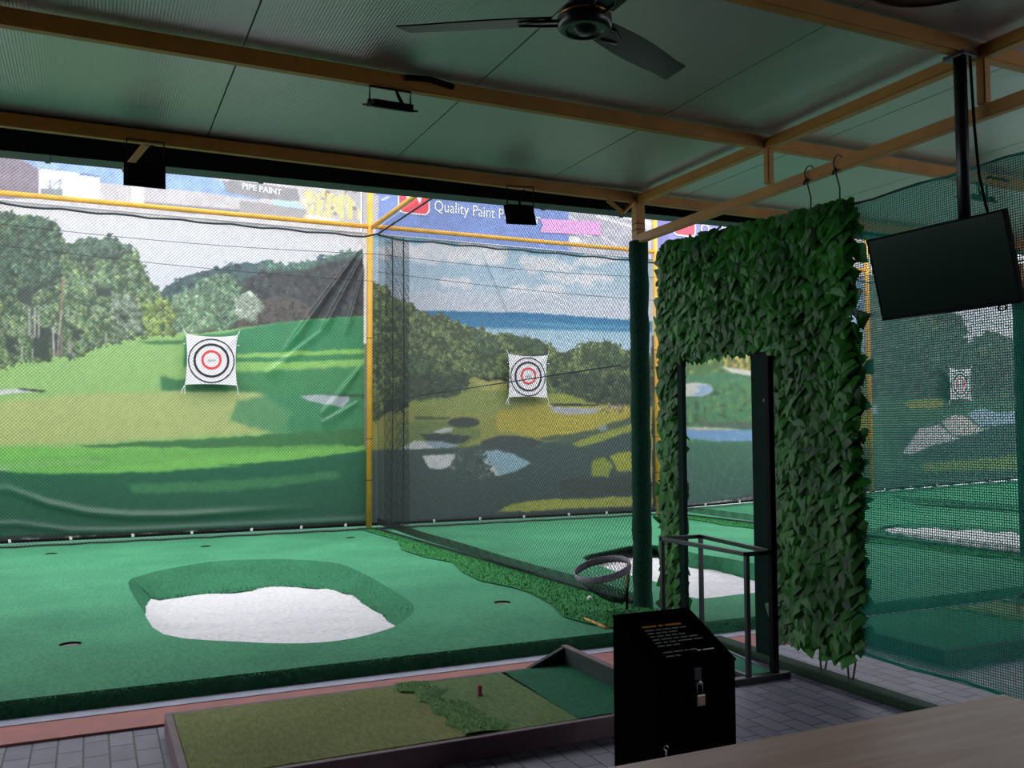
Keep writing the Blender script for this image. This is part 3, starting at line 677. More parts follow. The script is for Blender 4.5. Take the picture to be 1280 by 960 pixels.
def art_ads():
    A = Art(-60, 150, 1000, 330, 81)
    c = (176, 172, 178)
    A.fill([(-80, 100), (1100, 100), (1100, 400), (-80, 400)], c)
    # first hoarding: warehouses
    A.fill([(-80, 100), (470, 100), (470, 340), (-80, 340)], (186, 180, 184), noise=0.1)
    A.fill([(-80, 120), (110, 196), (250, 220), (345, 240), (322, 250), (250, 240), (120, 228), (50, 212), (-80, 150)], (126, 160, 222), edge=0.5, noise=0.1)
    A.fill([(-80, 150), (20, 196), (49, 212), (49, 249), (-80, 246)], (124, 112, 126), noise=0.1)
    for x in range(-60, 48, 4): A.line(x, 180, x, 248, 0.7, (106, 96, 110), 0.6)
    A.fill([(49, 211), (79, 214), (79, 251), (49, 249)], (226, 222, 226))
    A.fill([(50, 234), (79, 236), (79, 250), (50, 248)], (120, 130, 138), edge=2)
    for (a, b_, c_, d) in ((62, 224, 64, 238), (66, 231, 76, 224), (76, 222, 74, 240), (60, 232, 70, 242)): A.line(a, b_, c_, d, 1.8, (126, 140, 146))
    A.fill([(79, 214), (125, 220), (125, 254), (79, 251)], (238, 236, 240))
    A.line(98, 217, 98, 250, 0.6, (200, 200, 206)); A.line(118, 220, 118, 252, 0.6, (206, 206, 212))
    A.fill([(100, 216), (125, 220), (125, 222), (100, 219)], (90, 112, 160))
    A.fill([(165, 231), (180, 232), (180, 260), (165, 259)], (238, 234, 238))
    A.fill([(180, 252), (300, 262), (300, 268), (240, 268), (180, 259)], (128, 124, 134), soft=1)
    A.fill([(278, 226), (300, 226), (372, 236), (376, 252), (320, 248), (283, 240)], (134, 132, 138), edge=0.6, noise=0.1)
    A.fill([(340, 249), (376, 254), (379, 263), (345, 259)], (160, 214, 228), edge=0.6)
    A.fill([(300, 250), (384, 262), (384, 274), (300, 266)], (150, 146, 148), edge=1)
    A.fill([(374, 236), (470, 240), (470, 284), (385, 272)], (176, 172, 168), noise=0.12)
    for k in range(46):
        x, y = 376 + 70 * R.random(), 240 + 32 * R.random()
        A.ell(x, y, 1.5 + 3 * R.random(), 1.5 + 4 * R.random(), ((232, 206, 120), (214, 196, 140), (130, 124, 118), (236, 224, 170))[R.randrange(4)], soft=1, edge=1)
    for x in (395, 409, 424, 436, 448): A.fill([(x, 242), (x + 5, 243), (x + 5, 275), (x, 273)], (232, 204, 122), edge=1)
    A.fill([(432, 240), (470, 244), (470, 280), (452, 276), (450, 262)], (166, 164, 172), edge=0.6)
    A.fill([(385, 268), (430, 276), (385, 275)], (240, 240, 244))
    # second hoarding: blue with grey road scene on its right
    blue = (104, 130, 200)
    A.fill([(470, 236), (815, 236), (815, 340), (470, 340)], blue, noise=0.08)
    A.fill([(462, 236), (474, 246), (472, 285), (462, 284)], (170, 166, 178))
    A.line(477, 250, 486, 246, 2, (230, 232, 240))
    A.fill([(711, 258), (815, 262), (815, 330), (711, 318)], (168, 168, 180), noise=0.12)
    for (a, b_, c_, d, w) in ((711, 270, 722, 277, 1.6), (749, 294, 770, 306, 1.4), (745, 270, 800, 286, 2.4), (760, 266, 815, 280, 3)): A.line(a, b_, c_, d, w, (238, 238, 244))
    A.fill([(712, 295), (722, 296), (730, 304), (712, 304)], (226, 230, 234))
    # third hoarding: blue
    A.fill([(815, 240), (1000, 240), (1000, 340), (815, 330)], (112, 108, 178), noise=0.08)
    A.grain(0.1); return A
# ================================================================== THE SETTING
# floor of block paving under the roof
m = MB(); m.box((-7.5, -3.4, -0.1), (22, YT, 0.0)); fl = m.build('floor', paver); struct(fl, 'grey purple block paving under the roof', 'floor')
fl.location = (0, 0, -0.1); fl.data.transform(Matrix.Translation((7.25, 1.04, 0)))
# kerb: painted red band with a bare concrete strip next to the turf
m = MB(); m.box((-7.5, 5.06, 0.0), (22, 5.36, 0.012)); struct(m.build('kerb_band', kerb_red), 'faded red painted kerb band in front of the turf', 'kerb')
m = MB(); m.box((-7.5, 5.36, 0.0), (22, YT, 0.016)); struct(m.build('kerb_strip', kerb_grey), 'pale grey concrete strip between red kerb and turf', 'kerb')
# earth under everything outside
m = MB(); m.box((-9, YT, -0.6), (24, 17, -0.5)); struct(m.build('ground_base', wall_m), 'dark ground below the raised turf', 'ground')

def poly_w(px, f): return [f(x, y) for x, y in px]
CUPS = [(88, 805), (64, 692), (438, 672), (628, 753), (257, 683)]
RIM1 = [(160, 728), (182, 718), (205, 712), (265, 702), (330, 699), (380, 700), (425, 705), (460, 720), (495, 740), (517, 757), (511, 771), (491, 784), (440, 798), (380, 804), (300, 802), (205, 793), (178, 762)]
IN1 = [(185, 752), (200, 750), (215, 748), (270, 743), (330, 736), (375, 734), (415, 738), (440, 746), (468, 764), (490, 780)]
RIM2 = [(728, 697), (760, 688), (800, 681), (840, 684), (870, 692), (905, 697), (945, 705), (1000, 716), (1045, 727), (1050, 735), (1020, 741), (943, 741), (890, 747), (862, 746), (826, 729), (787, 719), (755, 709)]
IN2 = [(735, 699), (763, 692), (800, 688), (835, 697), (862, 710), (900, 714), (945, 727), (1000, 731), (1040, 734)]
RIM3 = [(1095, 661), (1130, 655), (1200, 656), (1285, 662), (1310, 680), (1285, 691), (1200, 681), (1140, 671)]
IN3 = [(1103, 661), (1135, 660), (1200, 662), (1284, 669)]
SD = -0.17
def smooth_loop(pts, k=3):
    n = len(pts); out = []
    for i in range(n):
        a, b_, c, d = pts[i - 1], pts[i], pts[(i + 1) % n], pts[(i + 2) % n]
        for j in range(k):
            t = j / k
            out.append(0.5 * ((2 * b_) + (c - a) * t + (2 * a - 5 * b_ + 4 * c - d) * t * t + (3 * b_ - a - 3 * c + d) * t ** 3))
    return out
def bunker(rim_px, in_px, SD=SD):
    rim = poly_w(rim_px, at_turf); c = sum(rim, Vector()) / len(rim); inn = []
    for i, r_ in enumerate(rim):
        if i < len(in_px): inn.append(at_turf(*in_px[i], SD))
        else:
            p = r_ * 0.97 + c * 0.03; inn.append(Vector((p.x, p.y, tz(p.y) + SD)))
    return smooth_loop(rim), smooth_loop(inn), SD
B1, B2, B3 = bunker(RIM1, IN1), bunker(RIM2, IN2), bunker(RIM3, IN3, -0.05)
cup_pos = [at_turf(x, y) for x, y in CUPS]
CR = 0.070
def circle_pts(c, r, n=20): return [Vector((c.x + r * math.cos(2 * PI * i / n), c.y + r * math.sin(2 * PI * i / n), tz(c.y + r * math.sin(2 * PI * i / n)))) for i in range(n)]
def turf(xa, xb, holes, label):
    bm = bmesh.new(); edges = []
    def loop(pts):
        vs = [bm.verts.new(p) for p in pts]
        for i in range(len(vs)): edges.append(bm.edges.new((vs[i], vs[(i + 1) % len(vs)])))
        return vs
    yb = YB + 0.6
    outer = [Vector((xa, YT + 0.05, tz(YT))), Vector((xb, YT + 0.05, tz(YT))), Vector((xb, yb, tz(yb))), Vector((xa, yb, tz(yb)))]
    ov = loop(outer)
    for h in holes: loop(h)
    bmesh.ops.triangle_fill(bm, use_beauty=True, edges=edges)
    fr = [bm.verts.new((xa, YT, 0.0)), bm.verts.new((xb, YT, 0.0))]
    bm.faces.new((fr[0], fr[1], ov[1], ov[0]))
    for f in bm.faces:
        if f.normal.z < -0.01: f.normal_flip()
    me = bpy.data.meshes.new('turf_ground'); bm.to_mesh(me); bm.free(); me.materials.append(turf_m)
    o = bpy.data.objects.new('turf_ground', me); COL.objects.link(o); struct(o, label, 'turf'); return o
turf(XL, X0, [B1[0]] + [circle_pts(c, CR) for c in cup_pos], 'green artificial turf in front of the bright left backdrop')
turf(X0, X2, [B2[0]], 'green artificial turf in front of the sea view backdrop')
turf(X2, X3, [B3[0]], 'green artificial turf of the third bay beyond the leaf screen')
turf(X3, 22, [], 'green artificial turf of the fourth bay seen through green net')
turf(-7.5, XL, [], 'green artificial turf left of the first bay')
# raised bank at the back of the two right bays
def bank(xa, xb, za, zb, label):
    m = MB(); n = 14
    vs = []
    for i in range(n + 1):
        t = i / n; y = 12.7 + (YB - 0.06 - 12.7) * t; s = t * t * (3 - 2 * t)
        for x, z in ((xa, za), (xb, zb)): vs.append((x, y, tz(y) + 0.004 + (z - tz(y)) * s))
    fs = [(2 * i, 2 * i + 1, 2 * i + 3, 2 * i + 2) for i in range(n)]
    m.add(vs, fs); o = m.build('turf_bank', turf_m, smooth=True); struct(o, label, 'turf'); return o
bank(X2, X3, 0.05, 0.22, 'turf bank rising to the foot of the third backdrop')
bank(X3, 22, 0.22, 0.42, 'turf bank rising to the foot of the fourth backdrop')

def make_bunker(B, label_bank, label_sand, rich):
    rim, inn, SD = B; n = len(rim)
    m = MB(); fs = [(i, (i + 1) % n, n + (i + 1) % n, n + i) for i in range(n)]
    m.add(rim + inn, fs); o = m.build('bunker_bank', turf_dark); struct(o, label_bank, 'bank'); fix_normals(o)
    if rich:
        bl = MB(); tr = []
        far = range(3 * (len(IN1) - 1)) if rich == 1 else range(3 * (len(IN2) - 1))
        for i in far:
            j = (i + 1) % n; tr += [(rim[i], rim[j], inn[j]), (rim[i], inn[j], inn[i])]
        i = n - 1; tr += [(rim[i], rim[0], inn[0]), (rim[i], inn[0], inn[i])]
        blades(bl, tr, 900, 0.010, 0.006, 0.9)
        for i in list(far)[:-1]:      # tufts growing over the sand edge
            a, b_ = inn[i], inn[i + 1]
            w = Vector((0, 0.05, 0.02)); blades(bl, [(a - w * 0.4, b_ - w * 0.4, b_ + w), (a - w * 0.4, b_ + w, a + w)], 2200, 0.030, 0.008, 1.1)
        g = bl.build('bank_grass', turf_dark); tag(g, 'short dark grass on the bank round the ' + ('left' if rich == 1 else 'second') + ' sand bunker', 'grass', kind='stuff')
    # sand, gently raked, in a grid clipped by the bunker outline
    c = sum(inn, Vector()) / n
    big = [c + (p - c) * 1.02 for p in inn]
    bm = bmesh.new(); vs = [bm.verts.new((p.x, p.y, tz(p.y) + SD)) for p in big]; bm.faces.new(vs)
    bmesh.ops.triangulate(bm, faces=bm.faces[:])
    bmesh.ops.subdivide_edges(bm, edges=bm.edges[:], cuts=9, use_grid_fill=True)
    for v in bm.verts:
        v.co.z += 0.008 * math.sin(v.co.x * 9 + math.sin(v.co.y * 7) * 2) + 0.006 * math.sin(v.co.y * 13 + v.co.x * 3) + 0.004 * (R.random() - 0.5)
    for f in bm.faces:
        if f.normal.z < 0: f.normal_flip()
        f.smooth = True
    me = bpy.data.meshes.new('bunker_sand'); bm.to_mesh(me); bm.free(); me.materials.append(sand_m)
    o = bpy.data.objects.new('bunker_sand', me); COL.objects.link(o); tag(o, label_sand, 'sand', kind='stuff')
make_bunker(B1, 'dark turf bank around the large left sand bunker', 'white raked sand of the large bunker in the left bay', 1)
make_bunker(B2, 'dark turf bank around the bunker behind the padded post', 'white sand of the bunker seen through the screen opening', 2)
make_bunker(B3, 'turf bank around the far right bunker', 'white sand strip seen through the green net', 0)
# long pile on the front riser
bl = MB(); tr = []
for (xa, xb) in ((XL - 0.4, 4.0), (4.1, 9.4)):
    tr += [((xa, YT, 0.01), (xb, YT, 0.01), (xb, YT + 0.048, tz(YT))), ((xa, YT, 0.01), (xb, YT + 0.048, tz(YT)), (xa, YT + 0.048, tz(YT)))]
for (a, b_, c) in tr:
    a, b_, c = map(Vector, (a, b_, c))
    for _ in range(3600):
        u, v = R.random(), R.random()
        if u + v > 1: u, v = 1 - u, 1 - v
        p = a + (b_ - a) * u + (c - a) * v; dx = (R.random() - 0.5) * 0.03
        bl.add([p - Vector((0.005, 0, 0)), p + Vector((0.005, 0, 0)), p + Vector((dx, -0.016 * (0.4 + R.random()), -0.012 + 0.02 * R.random()))], [(0, 1, 2)])
tag(bl.build('riser_grass', turf_m), 'dark long pile hanging down the front edge of the turf', 'grass', kind='stuff')
# strips of taller weedy grass along the dividers
def strip(edge, xin, name, label):
    tris = []
    for i in range(len(edge) - 1):
        a, b_ = edge[i], edge[i + 1]
        a2, b2 = Vector((xin, a.y, 0)), Vector((xin, b_.y, 0))
        q = [Vector((p.x, p.y, tz(p.y) + 0.012)) for p in (a, b_, b2, a2)]
        tris += [(q[0], q[1], q[2]), (q[0], q[2], q[3])]
    m = MB()
    for t in tris:
        o = len(m.v); m.v += [tuple(p) for p in t]; m.f.append((o, o + 1, o + 2))
    blades(m, tris, 1500, 0.020, 0.009, 0.9)
    tag(m.build(name, rough_m), label, 'grass', kind='stuff')
E1 = [at_turf(*p) for p in ((446, 661), (470, 668), (497, 676), (502, 688), (530, 697), (566, 704), (578, 716), (600, 727), (640, 735), (663, 742), (690, 757), (704, 772), (735, 781), (770, 787))]
strip(E1, X0, 'rough_grass', 'taller weedy grass strip along the foot of the divider net')
ys = [5.6, 6.2, 6.8, 7.3, 7.9, 8.5, 9.1, 9.8, 10.6, 11.5, 12.4, 13.3]
E0 = [Vector((XL + 0.22 + 0.2 * math.sin(y * 3.1) ** 2 + 0.02 * (i % 3), y, 0)) for i, y in enumerate(ys)]
strip(E0, XL, 'rough_grass', 'taller weedy grass strip at the left edge of the bay')
E2 = [Vector((X2 - 0.35 - 0.22 * math.sin(y * 2.3) ** 2, y, 0)) for y in ys]
strip(E2, X2, 'rough_grass', 'taller weedy grass strip seen through the green net')

# ------------------------------------------------------------------ roof
ceil = MB()
seams = [-1.9, -0.62, 0.67, 1.95, 3.20, 4.46, 5.74, 7.0]
edges = [-7.5] + seams + [22]
m = MB()
for a, b_ in zip(edges[:-1], edges[1:]): m.box((a + 0.004, -3.4, ZR), (b_ - 0.004, Y2 + 0.06, ZR + 0.02))
m.box((-7.5, -3.4, ZR + 0.03), (22, Y2 + 0.05, ZR + 0.06))
c_o = m.build('ceiling', foil); struct(c_o, 'reflective foil roof panels with dark joints', 'ceiling')
# dark soffit, gutter and pale flashing beyond the last purlin
def eave(m, ya, yb, dz, top):      # long box whose underside follows the slight fall of the roof edge
    zl, zr = 3.39 + 0.0146 * (-7.5 + 0.6) + dz, 3.39 + 0.0146 * (22 + 0.6) + dz
    return m.add([(-7.5, ya, zl), (22, ya, zr), (22, yb, zr), (-7.5, yb, zl), (-7.5, ya, top), (22, ya, top), (22, yb, top), (-7.5, yb, top)], [(0, 3, 2, 1), (4, 5, 6, 7), (0, 1, 5, 4), (1, 2, 6, 5), (2, 3, 7, 6), (3, 0, 4, 7)])
m = eave(MB(), Y2 + 0.06, 6.82, 0.0, 3.86); struct(m.build('ceiling_soffit', soffit_m), 'black gutter box along the roof edge', 'ceiling')
m = eave(MB(), 6.82, 7.02, 0.004, 3.88)
for x in (-0.32, 1.13, 3.55, 4.35): m.box((x, 6.80, 3.384 + 0.0146 * (x + 0.6)), (x + 0.035, 7.02, 3.40 + 0.0146 * (x + 0.6)))
struct(m.build('trim_1', fascia_m), 'grey green flashing strip along the roof edge', 'trim')

def beam(name, a, b_, w, h, label, material=yellow_beam):
    m = MB(); a, b_ = Vector(a), Vector(b_); d = (b_ - a); L = d.length; d.normalize()
    side = d.cross(Vector((0, 0, 1)))
    side = side.normalized() if side.length > 0.1 else Vector((1, 0, 0)); up = side.cross(d)
    bm = bmesh.new(); bmesh.ops.create_cube(bm, size=1)
    for v in bm.verts: v.co = Vector((v.co.x * L, v.co.y * w, v.co.z * h))
    bmesh.ops.bevel(bm, geom=bm.edges[:], offset=min(w, h) * 0.12, segments=2, affect='EDGES')
    bm.verts.index_update(); c = (a + b_) / 2
    m.add([c + d * v.co.x + side * v.co.y + up * v.co.z for v in bm.verts], [tuple(v.index for v in f.verts) for f in bm.faces]); bm.free()
    o = m.build(name, material); struct(o, label, 'beam'); return o
beam('roof_beam', (-7.4, Y1, ZB), (21.5, Y1, ZB), 0.06, 0.085, 'ochre roof purlin that carries the hanging floodlights')
beam('roof_beam', (-7.4, Y2, ZB), (21.5, Y2, ZB), 0.06, 0.085, 'ochre roof purlin at the front edge of the roof')
beam('roof_beam', (-7.4, Y3, ZB), (21.5, Y3, ZB), 0.06, 0.085, 'ochre roof purlin behind the ceiling fan at top right')
beam('roof_beam', (-7.4, 1.4, ZB), (21.5, 1.4, ZB), 0.06, 0.085, 'ochre roof purlin above the table')
beam('roof_beam', (X0, -3.2, ZB - 0.015), (X0, Y2 + 0.03, ZB - 0.015), 0.07, 0.07, 'ochre rafter running from the padded post to the back')
beam('roof_beam', (X2, -3.2, ZB - 0.015), (X2, Y2 + 0.03, ZB - 0.015), 0.07, 0.07, 'ochre rafter over the second bay divider')
beam('roof_beam', (X0, -3.2, 3.13), (X0, Y2, 3.07), 0.055, 0.07, 'lower ochre rail the leaf screen hangs from')
for y in (4.64, 3.05): beam('roof_strut', (X0, y, 3.13), (X0, y, ZB - 0.02), 0.05, 0.05, 'short ochre strut between rafter and lower rail, ' + ('nearer the leaf screen' if y > 4 else 'beside the screen pole'))
# welded knee pieces and a sag bar end at the post
m = MB(); m.tube([(X0 - 0.30, Y2 - 0.01, 3.36), (X0 - 0.16, Y2 - 0.02, 3.27), (X0 - 0.05, Y2, 3.37)], 0.018, 8)
struct(m.build('roof_brace', yellow_beam), 'bent ochre brace beside the top of the padded post', 'brace')
beam('roof_brace', (0.30, Y2 + 0.02, ZB - 0.03), (0.18, Y2 + 0.45, 3.30), 0.035, 0.035, 'short ochre brace above the left black floodlight')
# unseen walls added to keep light out; gap on the right admits daylight
m = MB(); m.box((-7.5, -3.5, 0), (6.4, -3.4, ZR)); struct(m.build('added_wall_back', wall_m), 'added dark wall behind the camera that keeps light out', 'wall')
m = MB(); m.box((-7.6, -3.5, 0), (-7.5, 5.0, ZR)); struct(m.build('added_wall_left', wall_m), 'added dark wall out of view at the far left that keeps side light out', 'wall')

# curb between the stations
m = MB(); m.bbox((3.97, 1.2, 0.0), (4.09, 5.30, 0.055), 0.015); struct(m.build('curb_strip', curb_m), 'low turf covered curb below the leaf screen', 'curb')

# ================================================================== BACKDROPS
def no_fold(X, Z): return np.zeros_like(X)
def ridge(X, Z, xa, za, xb, zb_, amp, w, pw=1.0):
    L = math.hypot(xb - xa, zb_ - za); d = ((xb - xa) / L, (zb_ - za) / L)
    t = ((X - xa) * d[0] + (Z - za) * d[1]) / L; s = -(X - xa) * d[1] + (Z - za) * d[0]
    f = np.clip(np.minimum(t, 1 - t) * 6, 0, 1); ww = w * (0.4 + 0.9 * np.clip(t, 0, 1))
    ws = np.where(s > 0, ww * 2.2, ww * 0.55)
    return -amp * 1.5 * f * np.exp(-(s / ws) ** 2)
p_at = lambda x, y: at(x, y, 'y', YB)
def fold1(X, Z):
    F = 0.012 * np.sin(X * 1.7) * np.sin(Z * 1.1)
    for (xa, ya, xb, yb, amp, w) in ((452, 306, 352, 442, 0.045, 0.04), (455, 314, 398, 420, 0.040, 0.035), (402, 412, 330, 470, 0.02, 0.06), (456, 330, 430, 420, 0.025, 0.03), (452, 455, 400, 520, 0.03, 0.05), (450, 500, 400, 530, 0.02, 0.05)):
        a, b_ = p_at(xa, ya), p_at(xb, yb); F += ridge(X, Z, a.x, a.z, b_.x, b_.z, amp, w)
    pts = [(10, 612), (60, 630), (110, 641), (160, 645), (220, 645), (300, 640), (360, 636)]
    q = [p_at(*p) for p in pts]
    cz = np.interp(X, [p.x for p in q], [p.z for p in q]); F += -0.03 * np.exp(-((Z - cz) / 0.06) ** 2) * np.clip((1.6 - np.abs(X - 0.6) * 0.6), 0, 1)
    cz2 = np.interp(X, [p_at(20, 655).x, p_at(90, 664).x, p_at(150, 664).x], [p_at(20, 655).z, p_at(90, 664).z, p_at(150, 664).z]); F += -0.02 * np.exp(-((Z - cz2) / 0.05) ** 2)
    return F
def fold2(X, Z):
    F = 0.012 * np.sin(X * 1.5 + 1) * np.sin(Z * 0.9)
    for (xa, ya, xb, yb, amp, w) in ((530, 300, 515, 400, 0.02, 0.04), (600, 310, 640, 400, 0.015, 0.06), (600, 300, 590, 380, 0.01, 0.05)):
        a, b_ = p_at(xa, ya), p_at(xb, yb); F += ridge(X, Z, a.x, a.z, b_.x, b_.z, amp, w)
    return F
def fold3(X, Z): return 0.012 * np.sin(X * 2.1) * np.sin(Z * 1.3)

def backdrop(label, xa, xb, zlow, zb, art, fold, step):
    t = thing('golf_backdrop', label, 'backdrop', ((xa + xb) / 2, YB, zlow[1][0]), 'printed fairway backdrops on the back fence')
    banner_mesh('printed_sheet', xa, xb, 0, zb, YB, step, art, fold, t, zlow=zlow)
    h = MB(); h.tube([(xa, YB - 0.01, zb), (xb, YB - 0.01, zb)], 0.012, 8); h.build('top_hem', white_cloth, t, True)
    h = MB(); h.tube([(xa, YB - 0.02, zlow[1][0] + 0.015), (xb, YB - 0.02, zlow[1][1] + 0.015)], 0.02, 8); pipe = h.build('bottom_pipe', black_matt, t, True)
    k = 0
    for f in (0.06, 0.2, 0.35, 0.5, 0.66, 0.8, 0.93):
        x = xa + (xb - xa) * f; z = zlow[1][0] + (zlow[1][1] - zlow[1][0]) * f
        c = MB(); c.bbox((x - 0.018, YB - 0.05, z + 0.005), (x + 0.018, YB - 0.03, z + 0.05), 0.004); c.build('clip', tag_white, pipe)
    return t
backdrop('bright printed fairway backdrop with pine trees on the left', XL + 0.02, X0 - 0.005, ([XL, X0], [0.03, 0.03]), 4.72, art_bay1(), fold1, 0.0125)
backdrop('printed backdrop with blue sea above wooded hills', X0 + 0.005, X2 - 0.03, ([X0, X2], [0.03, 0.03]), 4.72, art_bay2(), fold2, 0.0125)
backdrop('printed fairway backdrop seen through the opening in the leaf screen', X2 - 0.02, X3, ([X2, X3], [0.06, 0.23]), 4.76, art_bay3(), fold3, 0.020)
backdrop('printed backdrop with dark trees behind the green net', X3 + 0.001, X4, ([X3, X4], [0.23, 0.40]), 4.8, art_bay4(), fold3, 0.020)

# hoardings above the fence
YA = YB + 0.45
ads = art_ads()
pa = lambda x, y, d=0.0: at(x, y, 'y', YA - d)
def hoarding(label, xa, xb):
    t = thing('advertising_hoarding', label, 'billboard', ((xa + xb) / 2, YA, 4.7), 'advertising hoardings above the backdrops')
    panel = banner_mesh('printed_panel', xa, xb, 4.72, 6.3, YA, 0.014, ads, no_fold, t)
    f = MB(); f.tube([(xa, YA + 0.03, 4.74), (xb, YA + 0.03, 4.74), (xb, YA + 0.03, 6.28), (xa, YA + 0.03, 6.28)], 0.02, 6, closed=True); f.build('back_frame', black_steel, t)
    return panel
def letter(t, name, s, p0, p1, hpx, material, bold=False, label=None):
    a, b_ = pa(*p0, 0.012), pa(*p1, 0.012); c = pa(p0[0], p0[1] - hpx, 0.012)
    vs, fs = text_mesh(s, (b_ - a).length, (c - a).length, a, b_ - a, (0, 0, 1), bold)
    o = MB().add(vs, fs).build(name, material, t); 
    if label: o['label'] = label
    return o
def rounded(cx, cy, w, h, r, n=6):
    out = []
    for qx, qy, a0 in ((1, 1, 0), (-1, 1, 90), (-1, -1, 180), (1, -1, 270)):
        for i in range(n + 1):
            a = math.radians(a0 + 90 * i / n); out.append((cx + qx * (w / 2 - r) + r * math.cos(a), cy + qy * (h / 2 - r) + r * math.sin(a)))
    return out
def flat(t, name, pts, Y, material, label=None, th=0.003):
    m = MB().prism([(x, Y, z) for x, z in pts], (0, th, 0)); o = m.build(name, material, t); fix_normals(o)
    if label: o['label'] = label
    return o
H1 = hoarding('hoarding with warehouse picture and the words PIPE PAINT', -2.2, X0 - 0.02)
letter(H1, 'lettering', 'PIPE PAINT', (303, 236), (352, 244), 7.5, white_paint, True, 'white PIPE PAINT lettering')
H2 = hoarding('blue hoarding reading Quality Paint Producer with a red badge', X0 + 0.02, X2 - 0.02)
letter(H2, 'lettering', 'Quality Paint Producer', (543, 268), (675, 284), 18, white_paint, False, 'white Quality Paint Producer lettering')
def badge(t, px0, px1, pyb, pyt):
    a, b_ = pa(px0, pyb), pa(px1, pyt); w, h = b_.x - a.x, b_.z - a.z; cx, cz = (a.x + b_.x) / 2, (a.z + b_.z) / 2
    flat(t, 'badge_border', rounded(cx, cz, w, h, 0.11), YA - 0.012, white_paint)
    flat(t, 'badge', rounded(cx, cz, w - 0.05, h - 0.05, 0.09), YA - 0.017, ad_red, 'red rounded badge')
    for k in (-1, 1):
        x = cx + k * w * 0.17
        flat(t, 'badge_mark', [(x - w * 0.12, cz + h * 0.38), (x - w * 0.10, cz + h * 0.05), (x, cz - h * 0.18), (x + w * 0.10, cz + h * 0.05), (x + w * 0.12, cz + h * 0.38)], YA - 0.022, white_paint)
badge(H2, 497, 537, 266, 228)
a, b_ = pa(675, 292), pa(750, 281)
pts = [(a.x, a.z + 0.02), (a.x + 0.05, a.z + 0.15), (a.x, a.z + 0.27), (b_.x, b_.z + 0.06), (b_.x + 0.02, b_.z - 0.2)]
flat(H2, 'pink_panel', pts, YA - 0.014, pink_m, 'pink panel on the blue hoarding')
letter(H2, 'small_lettering', 'ROAD MARKINGS', (684, 288), (740, 297), 8, white_paint, True)
H3 = hoarding('blue hoarding above the left edge of the leaf screen', X2 + 0.02, X3)
badge(H3, 841, 869, 294, 262)
letter(H3, 'lettering', 'Quality Paint Producer', (876, 296), (1010, 313), 17, white_paint)
H4 = hoarding('pale hoarding at the far right above the dark trees', X3 + 0.05, 22)

# ================================================================== CAGE FRAME
post_lbl = {XL: 'yellow back post at the left end of the bright backdrop', X0: 'yellow back post between the bright and the sea view backdrops', X2: 'yellow back post behind the left edge of the leaf screen', X3: 'yellow back post seen through the green net'}
for x0_, x in ((XL, XL), (X0, 4.01), (X2, 9.45), (X3, 14.73)):
    t = thing('fence_post', post_lbl[x0_], 'post', (x, YB - 0.14, 0), 'yellow posts of the back fence')
    mm = MB(); mm.tube([(x, YB - 0.14, tz(YB)), (x, YB - 0.14, 6.4)], 0.047, 14); mm.build('pole', yellow, t, True)
    for z in (0.75, 1.4, 3.0):
        mm = MB(); mm.tube([(x, YB - 0.14, z), (x, YB - 0.14, z + 0.012)], 0.050, 14); mm.build('tie_band', rope_tie, t)
pipe_lbl = ['yellow top pipe over the bright backdrop', 'yellow top pipe over the sea view backdrop', 'yellow top pipe over the third backdrop', 'yellow top pipe over the fourth backdrop']
for i, (xa, xb) in enumerate(((XL, X0), (X0, X2), (X2, X3), (X3, X4))):
    za, zb = 4.79 + 0.02 * i, 4.80 + 0.03 * i
    mm = MB(); mm.tube([(xa + 0.05, YB - 0.14, za), (xb - 0.05, YB - 0.14, zb)], 0.038, 12); tag(mm.build('top_pipe', yellow, smooth=True), pipe_lbl[i], 'pipe', 'yellow pipes along the top of the fence')
for x, l in ((X0, 'yellow pipe running forward from the fence post over the divider net'), (X2, 'yellow pipe running forward over the second divider net')):
    mm = MB(); mm.tube([(x, 7.2, 4.79), (x, YB - 0.19, 4.79)], 0.038, 12); tag(mm.build('side_pipe', yellow, smooth=True), l, 'pipe')

# ================================================================== NETS
def bay_net(label, xa, xb, Y, ztop):
    t = thing('bay_net', label, 'net', ((xa + xb) / 2, Y, 0.02), 'ball nets hung in front of the backdrops')
    mm = net(MB(), (xa, Y, 0.02), (1, 0, 0), (0, 0, 1), xb - xa, ztop, 0.048, 0.0021); mm.build('mesh', net_dark, t)
    mm = MB(); n = 24
    mm.tube([(xa + (xb - xa) * i / n, Y - 0.02, 4.56 + 0.012 * math.sin(i * 1.9) + (0.05 if i in (0, n) else 0)) for i in range(n + 1)], 0.016, 6); mm.build('top_rope', rope_dark, t, True)
    for zz, sag in ((4.30, 0.12), (4.02, 0.10)):
        mm = MB(); mm.tube([(xa + (xb - xa) * i / n, Y - 0.01, zz - sag * math.sin(PI * i / n) * 0.5 - 0.15 * (i / n) * (zz < 4.2)) for i in range(n + 1)], 0.0045, 5); mm.build('line', rope_dark, t, True)
    mm = MB(); mm.tube([(xa + (xb - xa) * i / n, Y - 0.02, tz(Y) + 0.02 + 0.006 * math.sin(i * 2.3)) for i in range(n + 1)], 0.013, 6); mm.build('bottom_rope', rope_dark, t, True)
    return t
bay_net('dark diamond net hung before the bright left backdrop', XL, X0, YB - 0.45, 6.0)
t = bay_net('dark diamond net hung before the sea view backdrop', X0, X2, YB - 0.45, 6.0)
bay_net('dark diamond net hung before the third backdrop', X2, X3, YB - 0.40, 4.7)
bay_net('dark diamond net hung before the dark tree backdrop', X3, X4, YB - 0.35, 4.7)
